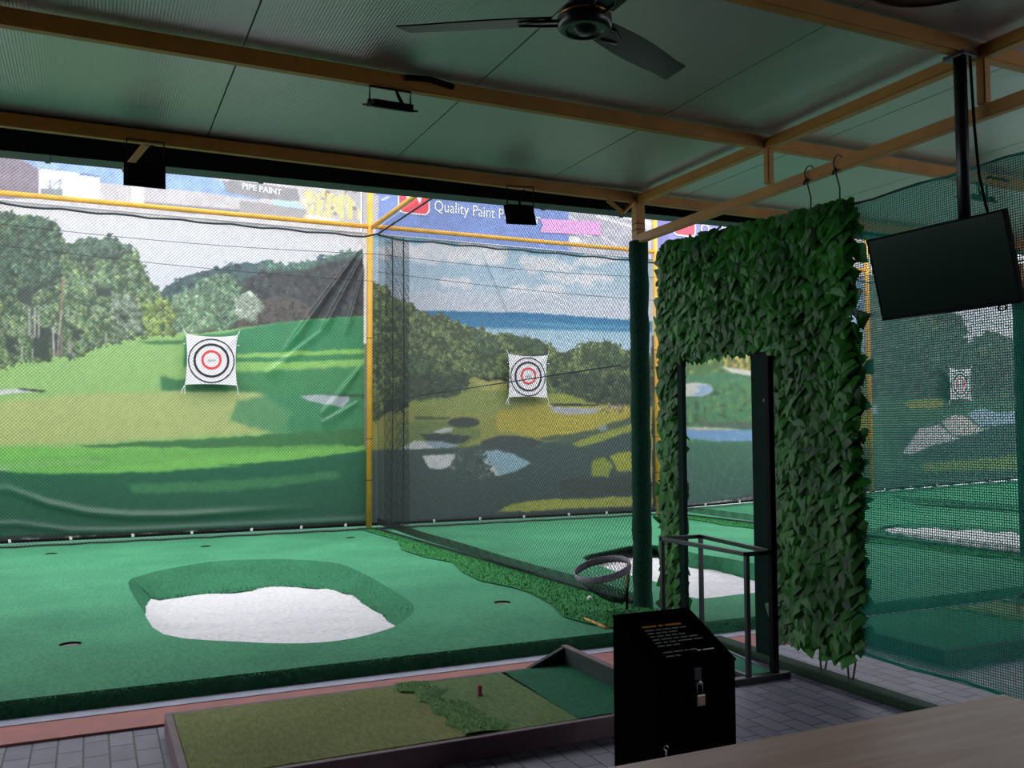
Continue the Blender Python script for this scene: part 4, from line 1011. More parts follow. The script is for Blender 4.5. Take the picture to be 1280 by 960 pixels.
def divider(label, x, ya, yb, ztop, pitch=0.048, r=0.0017):
    t = thing('divider_net', label, 'net', (x, (ya + yb) / 2, tz(yb)), 'nets between the bays')
    mm = net(MB(), (x, ya, tz(ya) + 0.005), (0, 1, 0), (0, 0, 1), yb - ya, ztop, pitch, r); mm.build('mesh', net_dark, t)
    n = 30
    mm = MB(); mm.tube([(x, ya + (yb - ya) * i / n, ztop + 0.02 - 0.03 * math.sin(PI * i / n)) for i in range(n + 1)], 0.014, 6); mm.build('top_rope', rope_dark, t, True)
    mm = net(MB(), (x - 0.02, ya, tz(ya) + 0.0), (0, 1, 0), (0, -0.0115, 1), yb - ya, 0.10, 0.026, 0.0030); mm.build('gathered_hem', net_dark, t)
    mm = MB(); mm.tube([(x - 0.02, ya + (yb - ya) * i / n, tz(ya + (yb - ya) * i / n) + 0.03) for i in range(n + 1)], 0.014, 6); mm.build('bottom_rope', rope_dark, t, True)
    return t
dv = divider('dark divider net between the two front bays beside the padded post', X0, Y2 + 0.12, YB - 0.5, 4.60)
for k, (dx, hgt) in enumerate(((0.06, 4.5), (0.15, 4.55), (0.24, 4.5), (0.33, 4.5))):   # net bunched in the far corner
    mm = net(MB(), (X0 + dx, YB - 0.62 - 0.03 * k, 0.02), (0.7, 0.714, 0), (0, 0, 1), 0.22, hgt, 0.040, 0.0024); mm.build('bunched_fold', net_dark, dv)
for dx in (0.18, 0.36):
    mm = MB(); mm.tube([(X0 + dx, YB - 0.66, 0.04), (X0 + dx + 0.02, YB - 0.65, 2.4), (X0 + dx, YB - 0.66, 4.55)], 0.010, 6); mm.build('hanging_rope', rope_dark, dv)
mm = MB(); mm.tube([(X0, YB - 0.6, 1.98), (X0, 10, 2.02), (X0, Y2 + 0.3, 2.06)], 0.006, 5); mm.build('middle_line', rope_dark, dv)
divider('dark divider net beyond the second bay', X2, Y2 + 0.5, YB - 0.5, 4.5)
divider('dark divider net at the left edge of the first bay', XL, Y2, YB - 0.5, 4.5)
divider('dark divider net at the back right behind the yellow post', X3, Y2 + 1.5, YB - 0.5, 4.5, 0.06)

# green shade net beside the leaf screen
t = thing('green_shade_net', 'green square mesh net hanging right of the leaf screen', 'net', (X0 + 0.02, 2.9, 0.215))
ya, yb = 1.3, 3.96
mm = MB(); net(mm, (X0 + 0.02, ya, 0.215), (0, 1, 0), (0, 0, 1), yb - ya, 2.62, 0.0130, 0.0025, 'square', 0.35, 0.015); mm.build('mesh', net_green, t)
n = 16
mm = MB(); mm.tube([(X0 + 0.02, ya + (yb - ya) * i / n, 2.835 + 0.006 * math.sin(i * 2)) for i in range(n + 1)], 0.007, 6); mm.build('top_cord', rope_dark, t, True)
mm = MB(); mm.tube([(X0 + 0.02, ya + (yb - ya) * i / n, 0.215 + 0.008 * math.sin(i * 1.7)) for i in range(n + 1)], 0.008, 6); mm.build('bottom_cord', net_green, t, True)

# ================================================================== TARGETS
def target(label, xa, xb, za, zb, Y, seed):
    cx, cz = (xa + xb) / 2, (za + zb) / 2; w, h = xb - xa, zb - za
    t = thing('target_sheet', label, 'target', (cx, Y, za), 'bullseye target sheets')
    n = 25; vs = []; fs = []
    def fold(x, z):
        d = (x - xa) / w; e = (z - za) / h; s = (d - e) * 0.707; q = (d + e) / 2
        return -0.02 * math.exp(-(s / 0.06) ** 2) * max(0, q - 0.5) * 3 + 0.012 * math.sin(d * 5 + seed)
    for j in range(n):
        for i in range(n):
            d, e = i / (n - 1), j / (n - 1)
            ex = 0.035 * w * (1 - (2 * e - 1) ** 2); ez = 0.045 * h * (1 - (2 * d - 1) ** 2)
            x = xa + w * d + ex * (1 - 2 * d); z = za + h * e + ez * (1 - 2 * e) * (1.0 if e > 0.5 else 0.5)
            vs.append((x, Y + fold(x, z), z))
    fs = [(j * n + i, j * n + i + 1, (j + 1) * n + i + 1, (j + 1) * n + i) for j in range(n - 1) for i in range(n - 1)]
    MB().add(vs, fs).build('cloth', white_cloth, t, True)
    def ring(name, r0, r1, material, dz=0.0):
        vs = []; k = 56
        for r_ in (r0, r1):
            for i in range(k):
                a = 2 * PI * i / k; x, z = cx + r_ * math.cos(a), cz + dz + r_ * math.sin(a)
                vs.append((x, Y + fold(x, z) - 0.006, z))
        MB().add(vs, [(i, (i + 1) % k, k + (i + 1) % k, k + i) for i in range(k)]).build(name, material, t)
    ring('outer_ring', w * 0.424, w * 0.448, black_ring, -0.015); ring('middle_ring', w * 0.300, w * 0.345, black_ring, -0.01); ring('inner_ring', w * 0.150, w * 0.195, red_ring)
    a, b_ = (cx - w * 0.085, Y + fold(cx, cz) - 0.008, cz - 0.03), None
    
    MB().prism([(cx - w * 0.085, a[1], cz - 0.02), (cx + w * 0.085, a[1], cz - 0.02), (cx + w * 0.07, a[1], cz + 0.012), (cx - w * 0.07, a[1], cz + 0.012)], (0, 0.002, 0)).build('centre_mark', mat('pale grey mark', (198, 194, 200), 0.8), t)
    for (x, z, dx, dz) in ((xa, zb, -0.03, 0.07), (xb, zb, 0.03, 0.07), (xa, za, -0.05, -0.12), (xb, za, 0.02, -0.14), (xa, za, 0.0, -0.13), (xa, zb - 0.15, -0.03, 0), (xb, zb - 0.15, 0.03, 0)):
        MB().tube([(x, Y - 0.004, z), (x + dx * 0.6, Y - 0.004, z + dz * 0.5), (x + dx, Y - 0.004, z + dz)], 0.006, 5).build('tie', white_cloth, t)
def tg(px, Y): 
    q = [at(x, y, 'y', Y) for x, y in px]; return (q[0].x + q[2].x) / 2, (q[1].x + q[3].x) / 2, (q[2].z + q[3].z) / 2, (q[0].z + q[1].z) / 2
YG = YB - 0.20
a = tg(((232, 417), (297, 419), (231, 481), (296, 482)), YG); target('white bullseye target on the bright left backdrop', a[0], a[1], a[2], a[3], YG, 0)
a = tg(((635, 443), (684, 443), (636, 497), (685, 497)), YG); target('white bullseye target below the blue sea', a[0], a[1], a[2], a[3], YG, 2)
a = tg(((1186, 460), (1214, 460), (1187, 500), (1214, 500)), YG); target('white bullseye target seen through the green net', a[0], a[1], a[2], a[3], YG, 4)

# ================================================================== GOLF CUPS, BALLS
cup_l = ['hole cup left of the large sand bunker', 'hole cup near the left foot of the bright backdrop', 'hole cup near the yellow post', 'hole cup right of the large sand bunker', 'hole cup behind the middle of the sand bunker']
for c, l in zip(cup_pos, cup_l):
    t = thing('hole_cup', l, 'hole cup', (c.x, c.y, c.z - 0.10), 'hole cups sunk in the turf')
    MB().lathe((c.x, c.y, c.z), [(CR * 1.03, 0.001), (CR * 1.03, -0.014), (CR * 0.97, -0.014), (CR * 0.97, 0.001), (CR * 1.03, 0.001)], 28, cap=False).build('dark_lip', black_matt, t, True)
    MB().lathe((c.x, c.y, c.z), [(CR, -0.0145), (CR, -0.10), (0.0, -0.10)], 28, cap=False).build('liner', mat('pale cup liner', (226, 220, 218), 0.6), t, True)
def ball(p, l):
    bm = bmesh.new(); bmesh.ops.create_icosphere(bm, subdivisions=2, radius=0.0215); vs = [v.co + p for v in bm.verts]
    bm.verts.index_update(); fs = [tuple(v.index for v in f.verts) for f in bm.faces]; bm.free()
    tag(MB().add(vs, fs).build('golf_ball', tag_white, smooth=True), l, 'golf ball', 'stray golf balls')
p = at_turf(737, 753); ball(p + Vector((0, 0, 0.035)), 'white golf ball on the rough grass near the chipping net')
p = at_turf(482, 661); ball(p + Vector((0, 0, 0.035)), 'white golf ball in the corner below the yellow post')

# ================================================================== PADDED POSTS
def padded(label, x, y, ztop, head):
    t = thing('padded_post', label, 'post', (x, y, 0), 'padded posts at the roof edge')
    n = 26; pts = [(x + 0.003 * math.sin(i * 1.7), y, 0.0 + ztop * i / n) for i in range(n + 1)]
    MB().tube(pts, [0.078 + 0.004 * math.sin(i * 2.3) for i in range(n + 1)], 18).build('padding', pad_m, t, True)
    MB().bbox((x - 0.04, y - 0.04, ztop - 0.05), (x + 0.04, y + 0.04, head), 0.006).build('steel_post', yellow_beam, t)
    for k in range(2):
        z = 3.2 - 0.05 * k
        if head > 3.2: MB().tube([(x - 0.045, y - 0.045, z), (x + 0.045, y - 0.045, z), (x + 0.045, y + 0.045, z), (x - 0.045, y + 0.045, z)], 0.005, 5, closed=True).build('wire_tie', rope_dark, t)
padded('dark green padded post left of the leaf screen', 4.055, 6.24, 3.055, 3.38)
padded('dark green padded post at the right edge behind the green net', 9.42, 6.75, 3.02, 3.36)

# ================================================================== LEAF SCREEN
t = thing('leaf_screen', 'hanging artificial ivy leaf screen with a doorway cut in it', 'screen', (X0, 4.95, 0.16))
LY0, LY1 = 3.97, 5.87
def ztop(y): return 2.845 + (y - 3.97) * 0.055
OPN = (4.80, 5.62, 2.02)
def in_open(y, z, g=0.0): return OPN[0] + g < y < OPN[1] - g and z < OPN[2] - g
OUT = [(0, 0.02), (0.14, 0.16), (0.34, 0.20), (0.52, 0.02), (0.40, -0.20), (0.26, -0.50), (0, -0.98), (-0.26, -0.50), (-0.40, -0.20), (-0.52, 0.02), (-0.34, 0.20), (-0.14, 0.16)]
vs = []; fs = []; tint = []
def leaf(y, z, s, dx, yaw, pitch, roll, tn):
    rot = Matrix.Rotation(yaw, 3, 'Z') @ Matrix.Rotation(pitch, 3, 'Y') @ Matrix.Rotation(roll, 3, 'X')
    o = len(vs); c = Vector((X0 + dx, y, z))
    ctr = c + rot @ Vector((-0.10 * s, 0, -0.30 * s)); vs.append(tuple(ctr))
    for (a, b_) in OUT: vs.append(tuple(c + rot @ Vector((0.12 * s * (abs(a) * 2) ** 2, a * s * 1.5, b_ * s))))
    k = len(OUT)
    for i in range(k): fs.append((o, o + 1 + i, o + 1 + (i + 1) % k)); tint.append(tn)
LR = random.Random(5)
z = 0.2
row = 0
while z < 3.0:
    y = LY0 + (0.02 if row % 2 else 0.0)
    while y < LY1:
        gap = LR.random() < 0.018
        for layer in range(0 if gap else 2):
            yy, zz = y + LR.gauss(0, 0.010), z + LR.gauss(0, 0.012) + 0.018 * layer
            g = 0.25 * math.sin(yy * 7 + zz * 3) * math.sin(zz * 5.1 - yy * 2)
            hole = (LR.random() < 0.04) or (4.05 < yy < 4.35 and 2.0 < zz < 2.5 and LR.random() < 0.35)
            if zz < ztop(yy) + 0.02 and not (OPN[0] - 0.175 < yy < OPN[1] + 0.055 and zz < OPN[2] + 0.05) and not hole and (zz > 0.24 or LR.random() < 0.6):
                leaf(yy, zz, 0.078 + 0.024 * LR.random(), -0.035 + 0.055 * layer + LR.gauss(0, 0.008), LR.gauss(0, 0.22) + (0.1 if layer == 0 else PI), 0.30 + LR.gauss(0, 0.14), LR.gauss(0, 0.26), min(1, max(0, 0.5 + g + LR.gauss(0, 0.22))))
        y += 0.044
    z += 0.040; row += 1
for side in (LY0, LY1):          # leaves standing out along the two edges
    for k in range(46):
        zz = 0.3 + 2.5 * k / 46
        leaf(side + LR.gauss(0, 0.02) - (0.03 if side == LY0 else -0.01), zz, 0.075 + 0.02 * LR.random(), LR.gauss(0, 0.02), LR.gauss(0.2, 0.7), -0.3 + LR.gauss(0, 0.3), LR.gauss(0, 0.7), LR.random())
fo = MB().add(vs, fs).build('foliage', leaf_m, t)
ta = fo.data.attributes.new('tint', 'FLOAT', 'FACE'); ta.data.foreach_set('value', tint)
mm = MB(); y = LY0 + 0.02
while y < LY1:
    if OPN[0] < y < OPN[1]: mm.tube([(X0, y, OPN[2]), (X0, y, ztop(y))], 0.0035, 4)
    else: mm.tube([(X0, y, 0.22), (X0, y, ztop(y))], 0.0035, 4)
    y += 0.095
z = 0.24
while z < 2.9:
    if z < OPN[2]:
        mm.tube([(X0, LY0, z), (X0, OPN[0], z)], 0.0035, 4); mm.tube([(X0, OPN[1], z), (X0, LY1, z)], 0.0035, 4)
    else: mm.tube([(X0, LY0, z), (X0, LY1, z)], 0.0035, 4)
    z += 0.095
mm.build('lattice', mat('dark green lattice', (18, 52, 26), 0.7), t)
# ropes that hold it
for (y, l) in ((4.26, 'thin rope holding the leaf screen, the left of the two at top'), (4.02, 'thin rope holding the leaf screen at its top right corner')):
    tt = thing('hanging_rope', l, 'rope', (X0, y, ztop(y)), 'ropes above the leaf screen')
    MB().tube([(X0 - 0.005, y, ztop(y) - 0.02), (X0 - 0.003, y, 2.95), (X0 - 0.034, y + 0.004, 3.06)], 0.0045, 6).build('cord', rope_dark, tt)
    MB().tube([(X0 + 0.045 * math.cos(2 * PI * i / 14), y + 0.006 * math.sin(i), 3.10 + 0.05 * math.sin(2 * PI * i / 14)) for i in range(14)], 0.004, 5, closed=True).build('loop', rope_dark, tt)
    MB().tube([(X0 - 0.036, y - 0.012, 3.04), (X0 - 0.034, y + 0.004, 3.06), (X0 - 0.04, y + 0.02, 3.03)], 0.009, 6).build('knot', rope_dark, tt)
for (y, l) in ((4.24, 'brown rope tying the leaf screen down, the left of the two at its foot'), (4.02, 'brown rope tying the bottom right corner of the leaf screen to the curb')):
    tt = thing('tie_rope', l, 'rope', (4.03, y, 0.05), 'ropes at the foot of the leaf screen')
    MB().tube([(X0 - 0.005, y, 0.27), (X0 - 0.012, y + 0.02, 0.17), (4.03, y + 0.015, 0.058)], 0.006, 6).build('strand', rope_tie, tt)
    MB().tube([(X0 - 0.002, y - 0.01, 0.26), (X0 + 0.01, y - 0.02, 0.15), (4.035, y - 0.012, 0.058)], 0.006, 6).build('strand', rope_tie, tt)
    MB().tube([(X0 - 0.002, y, 0.185), (X0 - 0.004, y, 0.215)], 0.012, 6).build('knot', rope_tie, tt)
# jambs of the doorway
for (ya, yb, l) in ((4.645, 4.80, 'dark green jamb on the right of the leaf screen doorway'), (5.575, 5.64, 'dark green jamb on the left of the leaf screen doorway')):
    tt = thing('doorway_jamb', l, 'jamb', (X0, (ya + yb) / 2, 0.055), 'jambs of the leaf screen doorway')
    MB().bbox((X0 - 0.05, ya, 0.055), (X0 - 0.015, yb, 2.01), 0.004).build('post', jamb_m, tt)
    MB().bbox((X0 - 0.052, ya - 0.004, 1.98), (X0 - 0.013, yb + 0.004, 2.02), 0.003).build('cap', black_matt, tt)

# ================================================================== BAG RACK in front of the doorway
t = thing('bag_rack', 'black steel golf bag rack with turf base before the doorway', 'rack', (3.70, 4.85, 0))
RX0, RX1, RY0, RY1, RH = 3.60, 3.80, 4.40, 5.29, 0.76
sq = 0.0135
def bar(a, b_, nm): 
    lo = tuple(min(p, q) - sq for p, q in zip(a, b_)); hi = tuple(max(p, q) + sq for p, q in zip(a, b_))
    MB().bbox((lo[0], lo[1], max(lo[2], 0)), hi, 0.003).build(nm, black_steel, t)
RX2 = 3.925                       # the far end is a little wider than the near end
def bar2(a, b_, nm):
    a, b_ = Vector(a), Vector(b_); d = b_ - a; L = d.length; ce = (a + b_) / 2
    MB().bbox((ce.x - L / 2 - sq, ce.y - sq, ce.z - sq), (ce.x + L / 2 + sq, ce.y + sq, ce.z + sq), 0.003, Matrix.Rotation(math.atan2(d.y, d.x), 3, 'Z'), ce).build(nm, black_steel, t)
for x, y in ((RX0, RY0), (RX0, RY1), (RX2, RY1)): bar((x, y, 0.0), (x, y, RH), 'leg')
bar((RX0, RY0, RH), (RX0, RY1, RH), 'top_rail'); bar2((RX1, RY0, RH), (RX2, RY1, RH), 'top_rail')
bar((RX0, RY0, RH), (RX1, RY0, RH), 'end_rail'); bar((RX0, RY1, RH), (RX2, RY1, RH), 'end_rail')
bar((RX0, RY0, 0.03), (RX0, RY1, 0.03), 'base_rail'); bar2((RX1, RY0, 0.03), (RX2, RY1, 0.03), 'base_rail'); bar((RX0, RY1, 0.03), (RX2, RY1, 0.03), 'base_rail')
MB().bbox((3.44, RY0 - 0.03, 0.0), (3.90, RY0 + 0.02, 0.035), 0.003).build('foot_bar', black_steel, t)
MB().bbox((RX1 - 0.024, RY0 - 0.020, 0.0), (RX1 + 0.018, RY0 + 0.020, 1.965), 0.004).build('tall_post', black_matt, t)
MB().prism([(RX0 + sq, RY0 + sq, 0.012), (RX1 - sq, RY0 + sq, 0.012), (RX2 - sq, RY1 - sq, 0.012), (RX0 + sq, RY1 - sq, 0.012)], (0, 0, 0.026)).build('turf_base', mat('bright teal turf', (34, 128, 98), 0.85, rgb2=(24, 104, 78), nscale=120, bump=0.4, bscale=400), t)

# ================================================================== TEE PLATFORMS
def tee_station(dx, dy, label, tee_label, seed, stance, rim_m):
    t = thing('tee_platform', label, 'tee mat', (1.4 + dx, 4.45 + dy, 0), 'tee platforms in front of the bays')
    P = lambda x, y, z: (x + dx, y + dy, z)
    xa, xb, ya, yb, h = 0.40, 2.62, 3.95, 4.90, 0.10
    w = 0.035
    for nm, lo, hi in (('front_rim', (xa, ya - w, 0), (xb, ya, h)), ('back_rim', (xa, yb, 0), (xb, yb + w, h)), ('left_rim', (xa - w, ya - w, 0), (xa, yb + w, h))):
        MB().bbox(P(*lo), P(*hi), 0.005).build(nm, rim_m, t)
    MB().box(P(xa, ya, 0.0), P(xb, yb, h - 0.014)).build('core', rim_dark, t)
    MB().bbox(P(xa + 0.002, ya + 0.004, h - 0.014), P(1.62, yb - 0.004, h + 0.002), 0.003).build('stance_mat', stance, t)
    MB().bbox(P(1.62, ya + 0.004, h - 0.014), P(2.20, yb - 0.004, h), 0.003).build('hitting_mat', mid_m, t)
    # teal strip that runs on to the ball stop, with an uneven left border
    rr = random.Random(seed); n = 18; vs = []
    for i in range(n + 1):
        y = ya + 0.004 + (yb - ya - 0.008) * i / n; x = 2.20 + 0.03 * (i / n) - 0.02 + 0.012 * rr.random()
        vs += [P(x, y, h + 0.003), P(xb - 0.28 + 0.28, y, h + 0.003)]
    MB().add(vs, [(2 * i, 2 * i + 1, 2 * i + 3, 2 * i + 2) for i in range(n)]).build('teal_strip', teal_m, t)
    # rougher turf roll lying over the joint
    prof = []; tris = []
    m = 24; vs = []
    for i in range(m + 1):
        y = ya + 0.01 + (yb - ya + 0.0) * i / m
        xl = 1.585 + 0.02 * math.sin(i * 1.1) - 0.05 * (i > m * 0.8) + 0.012 * rr.random(); xr = xl + 0.20 + 0.03 * math.sin(i * 0.7) + 0.04 * math.sin(i * 0.31)
        vs += [P(xl, y, h + 0.003), P(xl + 0.006, y, h + 0.013), P((xl + xr) / 2, y, h + 0.012), P(xr, y, h + 0.001)]
    fs = [(4 * i + j, 4 * i + j + 1, 4 * i + j + 5, 4 * i + j + 4) for i in range(m) for j in range(3)]
    mb = MB().add(vs, fs)
    for f in fs: tris += [(vs[f[0]], vs[f[1]], vs[f[2]]), (vs[f[0]], vs[f[2]], vs[f[3]])]
    blades(mb, tris, 6000, 0.008, 0.004, 1.4, rr); mb.build('rough_roll', turf_material('rough roll turf', (98, 136, 78), (82, 118, 68), None), t)
    # ball stop: upright board with tapering wings
    MB().prism([P(xb, ya - w, 0), P(xb, yb + w, 0), P(xb, yb + w, h + 0.10), P(xb, ya - w, h + 0.10)], (0.035, 0, 0)).build('stop_board', rim_dark, t)
    MB().bbox(P(xb - 0.002, ya - w, h + 0.10), P(xb + 0.037, yb + w, h + 0.108), 0.002).build('board_cap', rim_m, t)
    for y in (ya - w, yb):
        MB().prism([P(xb - 0.24, y, h), P(xb, y, h), P(xb, y, h + 0.10)], (0, w, 0)).build('side_wing', rim_m if y < yb - 0.5 else rim_dark, t)
    c = P(1.91, 4.53, h)
    tt = thing('rubber_tee', tee_label, 'tee', c, 'rubber tees on the mats')
    MB().lathe(c, [(0.017, 0.0), (0.013, 0.008), (0.012, 0.04), (0.016, 0.055), (0.012, 0.052)], 12).build('stem', tee_red, tt, True)
    MB().lathe(c, [(0.019, 0.0), (0.019, 0.003), (0.014, 0.005)], 12).build('base', tee_red, tt, True)
    return t
tee_station(0.0, 0.0, 'olive and green tee mat platform in the foreground', 'reddish rubber tee on the foreground mat', 3, olive_m, rim_m)
tee_station(4.58, 0.22, 'tee mat platform seen through the green net', 'orange red rubber tee seen through the green net', 4, green_stance, rim_dark)

# ================================================================== KIOSK
t = thing('notice_kiosk', 'black lectern box with sloping notice top and padlock', 'kiosk', (2.27, 3.26, 0))
KX0, KX1, KY0, KY1, ZF, ZK = 2.075, 2.465, 3.10, 3.43, 0.545, 0.70
MB().prism([(KX0, KY0, 0.0), (KX0, KY1, 0.0), (KX0, KY1, ZK), (KX0, KY0, ZF)], (KX1 - KX0, 0, 0)).build('cabinet', black_box, t)
sl = Vector((0, KY1 - KY0, ZK - ZF)).normalized(); nn = Vector((0, -sl.z, sl.y))
def sp(u, v, d=0.0):      # point on the sloping top: u across, v up the slope
    return Vector((KX0, KY0, ZF)) + Vector((1, 0, 0)) * u + sl * v + nn * d
SL = math.hypot(KY1 - KY0, ZK - ZF)
pl = MB().prism([sp(-0.004, -0.004), sp(KX1 - KX0 + 0.004, -0.004), sp(KX1 - KX0 + 0.004, SL), sp(-0.004, SL)], nn * 0.006).build('notice_panel', mat('black notice panel', (9, 9, 9), 0.8, spec=0.0), t)
kdoor = MB().bbox((KX0 + 0.012, KY0 - 0.006, 0.03), (KX1 - 0.012, KY0, ZF - 0.05), 0.002).build('door', black_box, t)
MB().bbox((KX0 + 0.03, KY0 - 0.012, 0.02), (KX0 + 0.10, KY0 - 0.004, 0.06), 0.002).build('hinge', black_steel, kdoor)
def kl(words, u, v, w, h, material):     # fine print too small to read: strokes of word length
    tot = sum(words) + len(words) - 1; b = MB(); x = u
    for n in words:
        k = w * n / tot; pts = []
        b.prism([sp(x, v, 0.0062), sp(x + k, v, 0.0062), sp(x + k, v + h * 0.62, 0.0062), sp(x, v + h * 0.62, 0.0062)], nn * 0.0006)
        x += k + w / tot
    b.build('fine_print', material, pl)
kl((6, 2, 7), 0.085, 0.255, 0.20, 0.017, orange_let)
for i, (w, s) in enumerate(((0.21, (6, 4, 5, 5, 4)), (0.15, (4, 3, 3, 5)), (0.18, (3, 4, 3, 3, 4)), (0.23, (4, 6, 3, 4, 5)), (0.24, (3, 2, 3, 7, 4)), (0.11, (4, 3, 4)))):
    kl(s, 0.085, 0.232 - i * 0.021, w, 0.010, dim_let)
kl((6, 6, 2, 5), 0.085, 0.085, 0.17, 0.010, dim_let); kl((5, 3), 0.085, 0.06, 0.07, 0.009, dim_let); kl((2, 6), 0.25, 0.075, 0.085, 0.010, white_paint)
hx, hz = 2.268, 0.475
MB().bbox((hx - 0.018, KY0 - 0.012, hz - 0.01), (hx + 0.018, KY0 - 0.004, hz + 0.06), 0.002).build('hasp', black_steel, kdoor)
MB().tube([(hx, KY0 - 0.008, hz + 0.012), (hx, KY0 - 0.024, hz + 0.012), (hx, KY0 - 0.024, hz + 0.0), (hx, KY0 - 0.008, hz + 0.0)], 0.003, 6).build('staple', chrome, kdoor)
tt = thing('padlock', 'small brass grey padlock hanging on the black kiosk', 'padlock', (hx, KY0 - 0.02, hz - 0.08), None)
MB().tube([(hx - 0.013, KY0 - 0.022, hz - 0.045), (hx - 0.013, KY0 - 0.022, hz - 0.005)] + [(hx - 0.013 * math.cos(PI * i / 8), KY0 - 0.022, hz - 0.005 + 0.013 * math.sin(PI * i / 8)) for i in range(1, 8)] + [(hx + 0.013, KY0 - 0.022, hz - 0.005), (hx + 0.013, KY0 - 0.022, hz - 0.045)], 0.0032, 8).build('shackle', chrome, tt, True)
MB().bbox((hx - 0.021, KY0 - 0.032, hz - 0.088), (hx + 0.021, KY0 - 0.012, hz - 0.042), 0.004).build('lock_body', brass, tt)
kx, kz = KX0 + 0.03, 0.24
tt = thing('hanging_key', 'small key hanging low on the left of the black kiosk', 'key', (kx, KY0 - 0.015, kz - 0.08))
MB().tube([(kx + 0.009 * math.cos(2 * PI * i / 12), KY0 - 0.014, kz + 0.009 * math.sin(2 * PI * i / 12)) for i in range(12)], 0.0025, 6, closed=True).build('key_ring', chrome, tt)
MB().bbox((kx - 0.004, KY0 - 0.017, kz - 0.08), (kx + 0.004, KY0 - 0.013, kz - 0.008), 0.001).build('blade', chrome, tt)

# ================================================================== TABLE
t = thing('table', 'pale wood topped table in the near foreground', 'table', (1.2, 1.35, 0))
TX0, TX1, TY0, TY1 = -0.6, 2.37, 0.85, 1.79
MB().bbox((TX0, TY0, 0.715), (TX1, TY1, 0.75), 0.004).build('tabletop', wood, t)
for lo, hi in (((TX0 + 0.06, TY0 + 0.06, 0.64), (TX1 - 0.06, TY0 + 0.09, 0.715)), ((TX0 + 0.06, TY1 - 0.09, 0.64), (TX1 - 0.06, TY1 - 0.06, 0.715)), ((TX0 + 0.06, TY0 + 0.09, 0.64), (TX0 + 0.09, TY1 - 0.09, 0.715)), ((TX1 - 0.09, TY0 + 0.09, 0.64), (TX1 - 0.06, TY1 - 0.09, 0.715))):
    MB().bbox(lo, hi, 0.003).build('apron', black_steel, t)
for x in (TX0 + 0.06, TX1 - 0.11):
    for y in (TY0 + 0.06, TY1 - 0.11): MB().bbox((x, y, 0), (x + 0.05, y + 0.05, 0.715), 0.004).build('leg', black_steel, t)

# ================================================================== TELEVISION ON CEILING POLE
t = thing('ceiling_pole', 'black pole hanging from the roof beside the rafter', 'pole', (3.90, Y3, ZB))
MB().tube([(3.90, Y3, 3.37), (3.90, Y3, 2.42)], 0.031, 16).build('tube', black_steel, t, True)
MB().bbox((3.85, Y3 - 0.06, 3.345), (3.95, Y3 + 0.06, 3.37), 0.004).build('ceiling_plate', black_steel, t)
MB().bbox((3.85, Y3 - 0.035, 2.40), (3.93, Y3 + 0.035, 2.52), 0.006).build('clamp', black_steel, t)
MB().tube([(3.935, Y3 - 0.03, 3.36), (3.945, Y3 - 0.035, 3.0), (3.935, Y3 - 0.06, 2.75), (3.95, Y3 - 0.09, 2.55), (3.92, Y3 - 0.08, 2.42)], 0.007, 8).build('cable', black_matt, t, True)
tv = thing('television', 'black flat television tilted down on the ceiling pole', 'television', (3.82, 3.165, 2.30))
yaw, tilt, W = math.radians(86.6), math.radians(14.7), 0.772; Hh = W * 0.5725
r_ = Vector((math.cos(yaw), -math.sin(yaw), 0)); n_ = Vector((-math.sin(yaw), -math.cos(yaw), 0)); u_ = Vector((0, 0, 1)) * math.cos(tilt) + n_ * math.sin(tilt); f_ = r_.cross(u_).normalized()
if f_.dot(n_) < 0: f_ = -f_
ctr = Vector((3.82, 3.165, 2.302))
def tvb(x0, x1, z0, z1, d0, d1, nm, material, bv=0.003, par=tv):
    b = MB().bbox((x0, z0, d0), (x1, z1, d1), bv); b.v = [tuple(ctr + r_ * v[0] + u_ * v[1] + f_ * v[2]) for v in b.v]; o = b.build(nm, material, par); fix_normals(o); return o
bz = 0.010
tvb(-W / 2, W / 2, -Hh / 2, Hh / 2, -0.035, -0.004, 'casing', black_matt, 0.006)
tvb(-W / 2 + bz, W / 2 - bz, -Hh / 2 + bz + 0.006, Hh / 2 - bz, -0.006, 0.000, 'screen', glass_dark, 0.001)
tvb(-W / 2, W / 2, -Hh / 2, -Hh / 2 + bz + 0.006, -0.006, 0.003, 'bottom_bezel', black_matt, 0.002)
for x0, x1, z0, z1 in ((-W / 2, W / 2, Hh / 2 - bz, Hh / 2), (-W / 2, -W / 2 + bz, -Hh / 2, Hh / 2), (W / 2 - bz, W / 2, -Hh / 2, Hh / 2)): tvb(x0, x1, z0, z1, -0.006, 0.002, 'bezel', black_matt, 0.002)
tvb(-0.16, 0.16, -0.12, 0.14, -0.065, -0.035, 'mount_plate', black_steel)
lo = ctr + r_ * (W * 0.36) - u_ * (Hh / 2) - f_ * 0.02
MB().tube([lo + r_ * 0.02 * math.cos(2 * PI * i / 12) - Vector((0, 0, 0.014)) + Vector((0, 0, 0.014 * math.sin(2 * PI * i / 12))) for i in range(12)], 0.004, 6, closed=True).build('cable_loop', black_matt, tv)

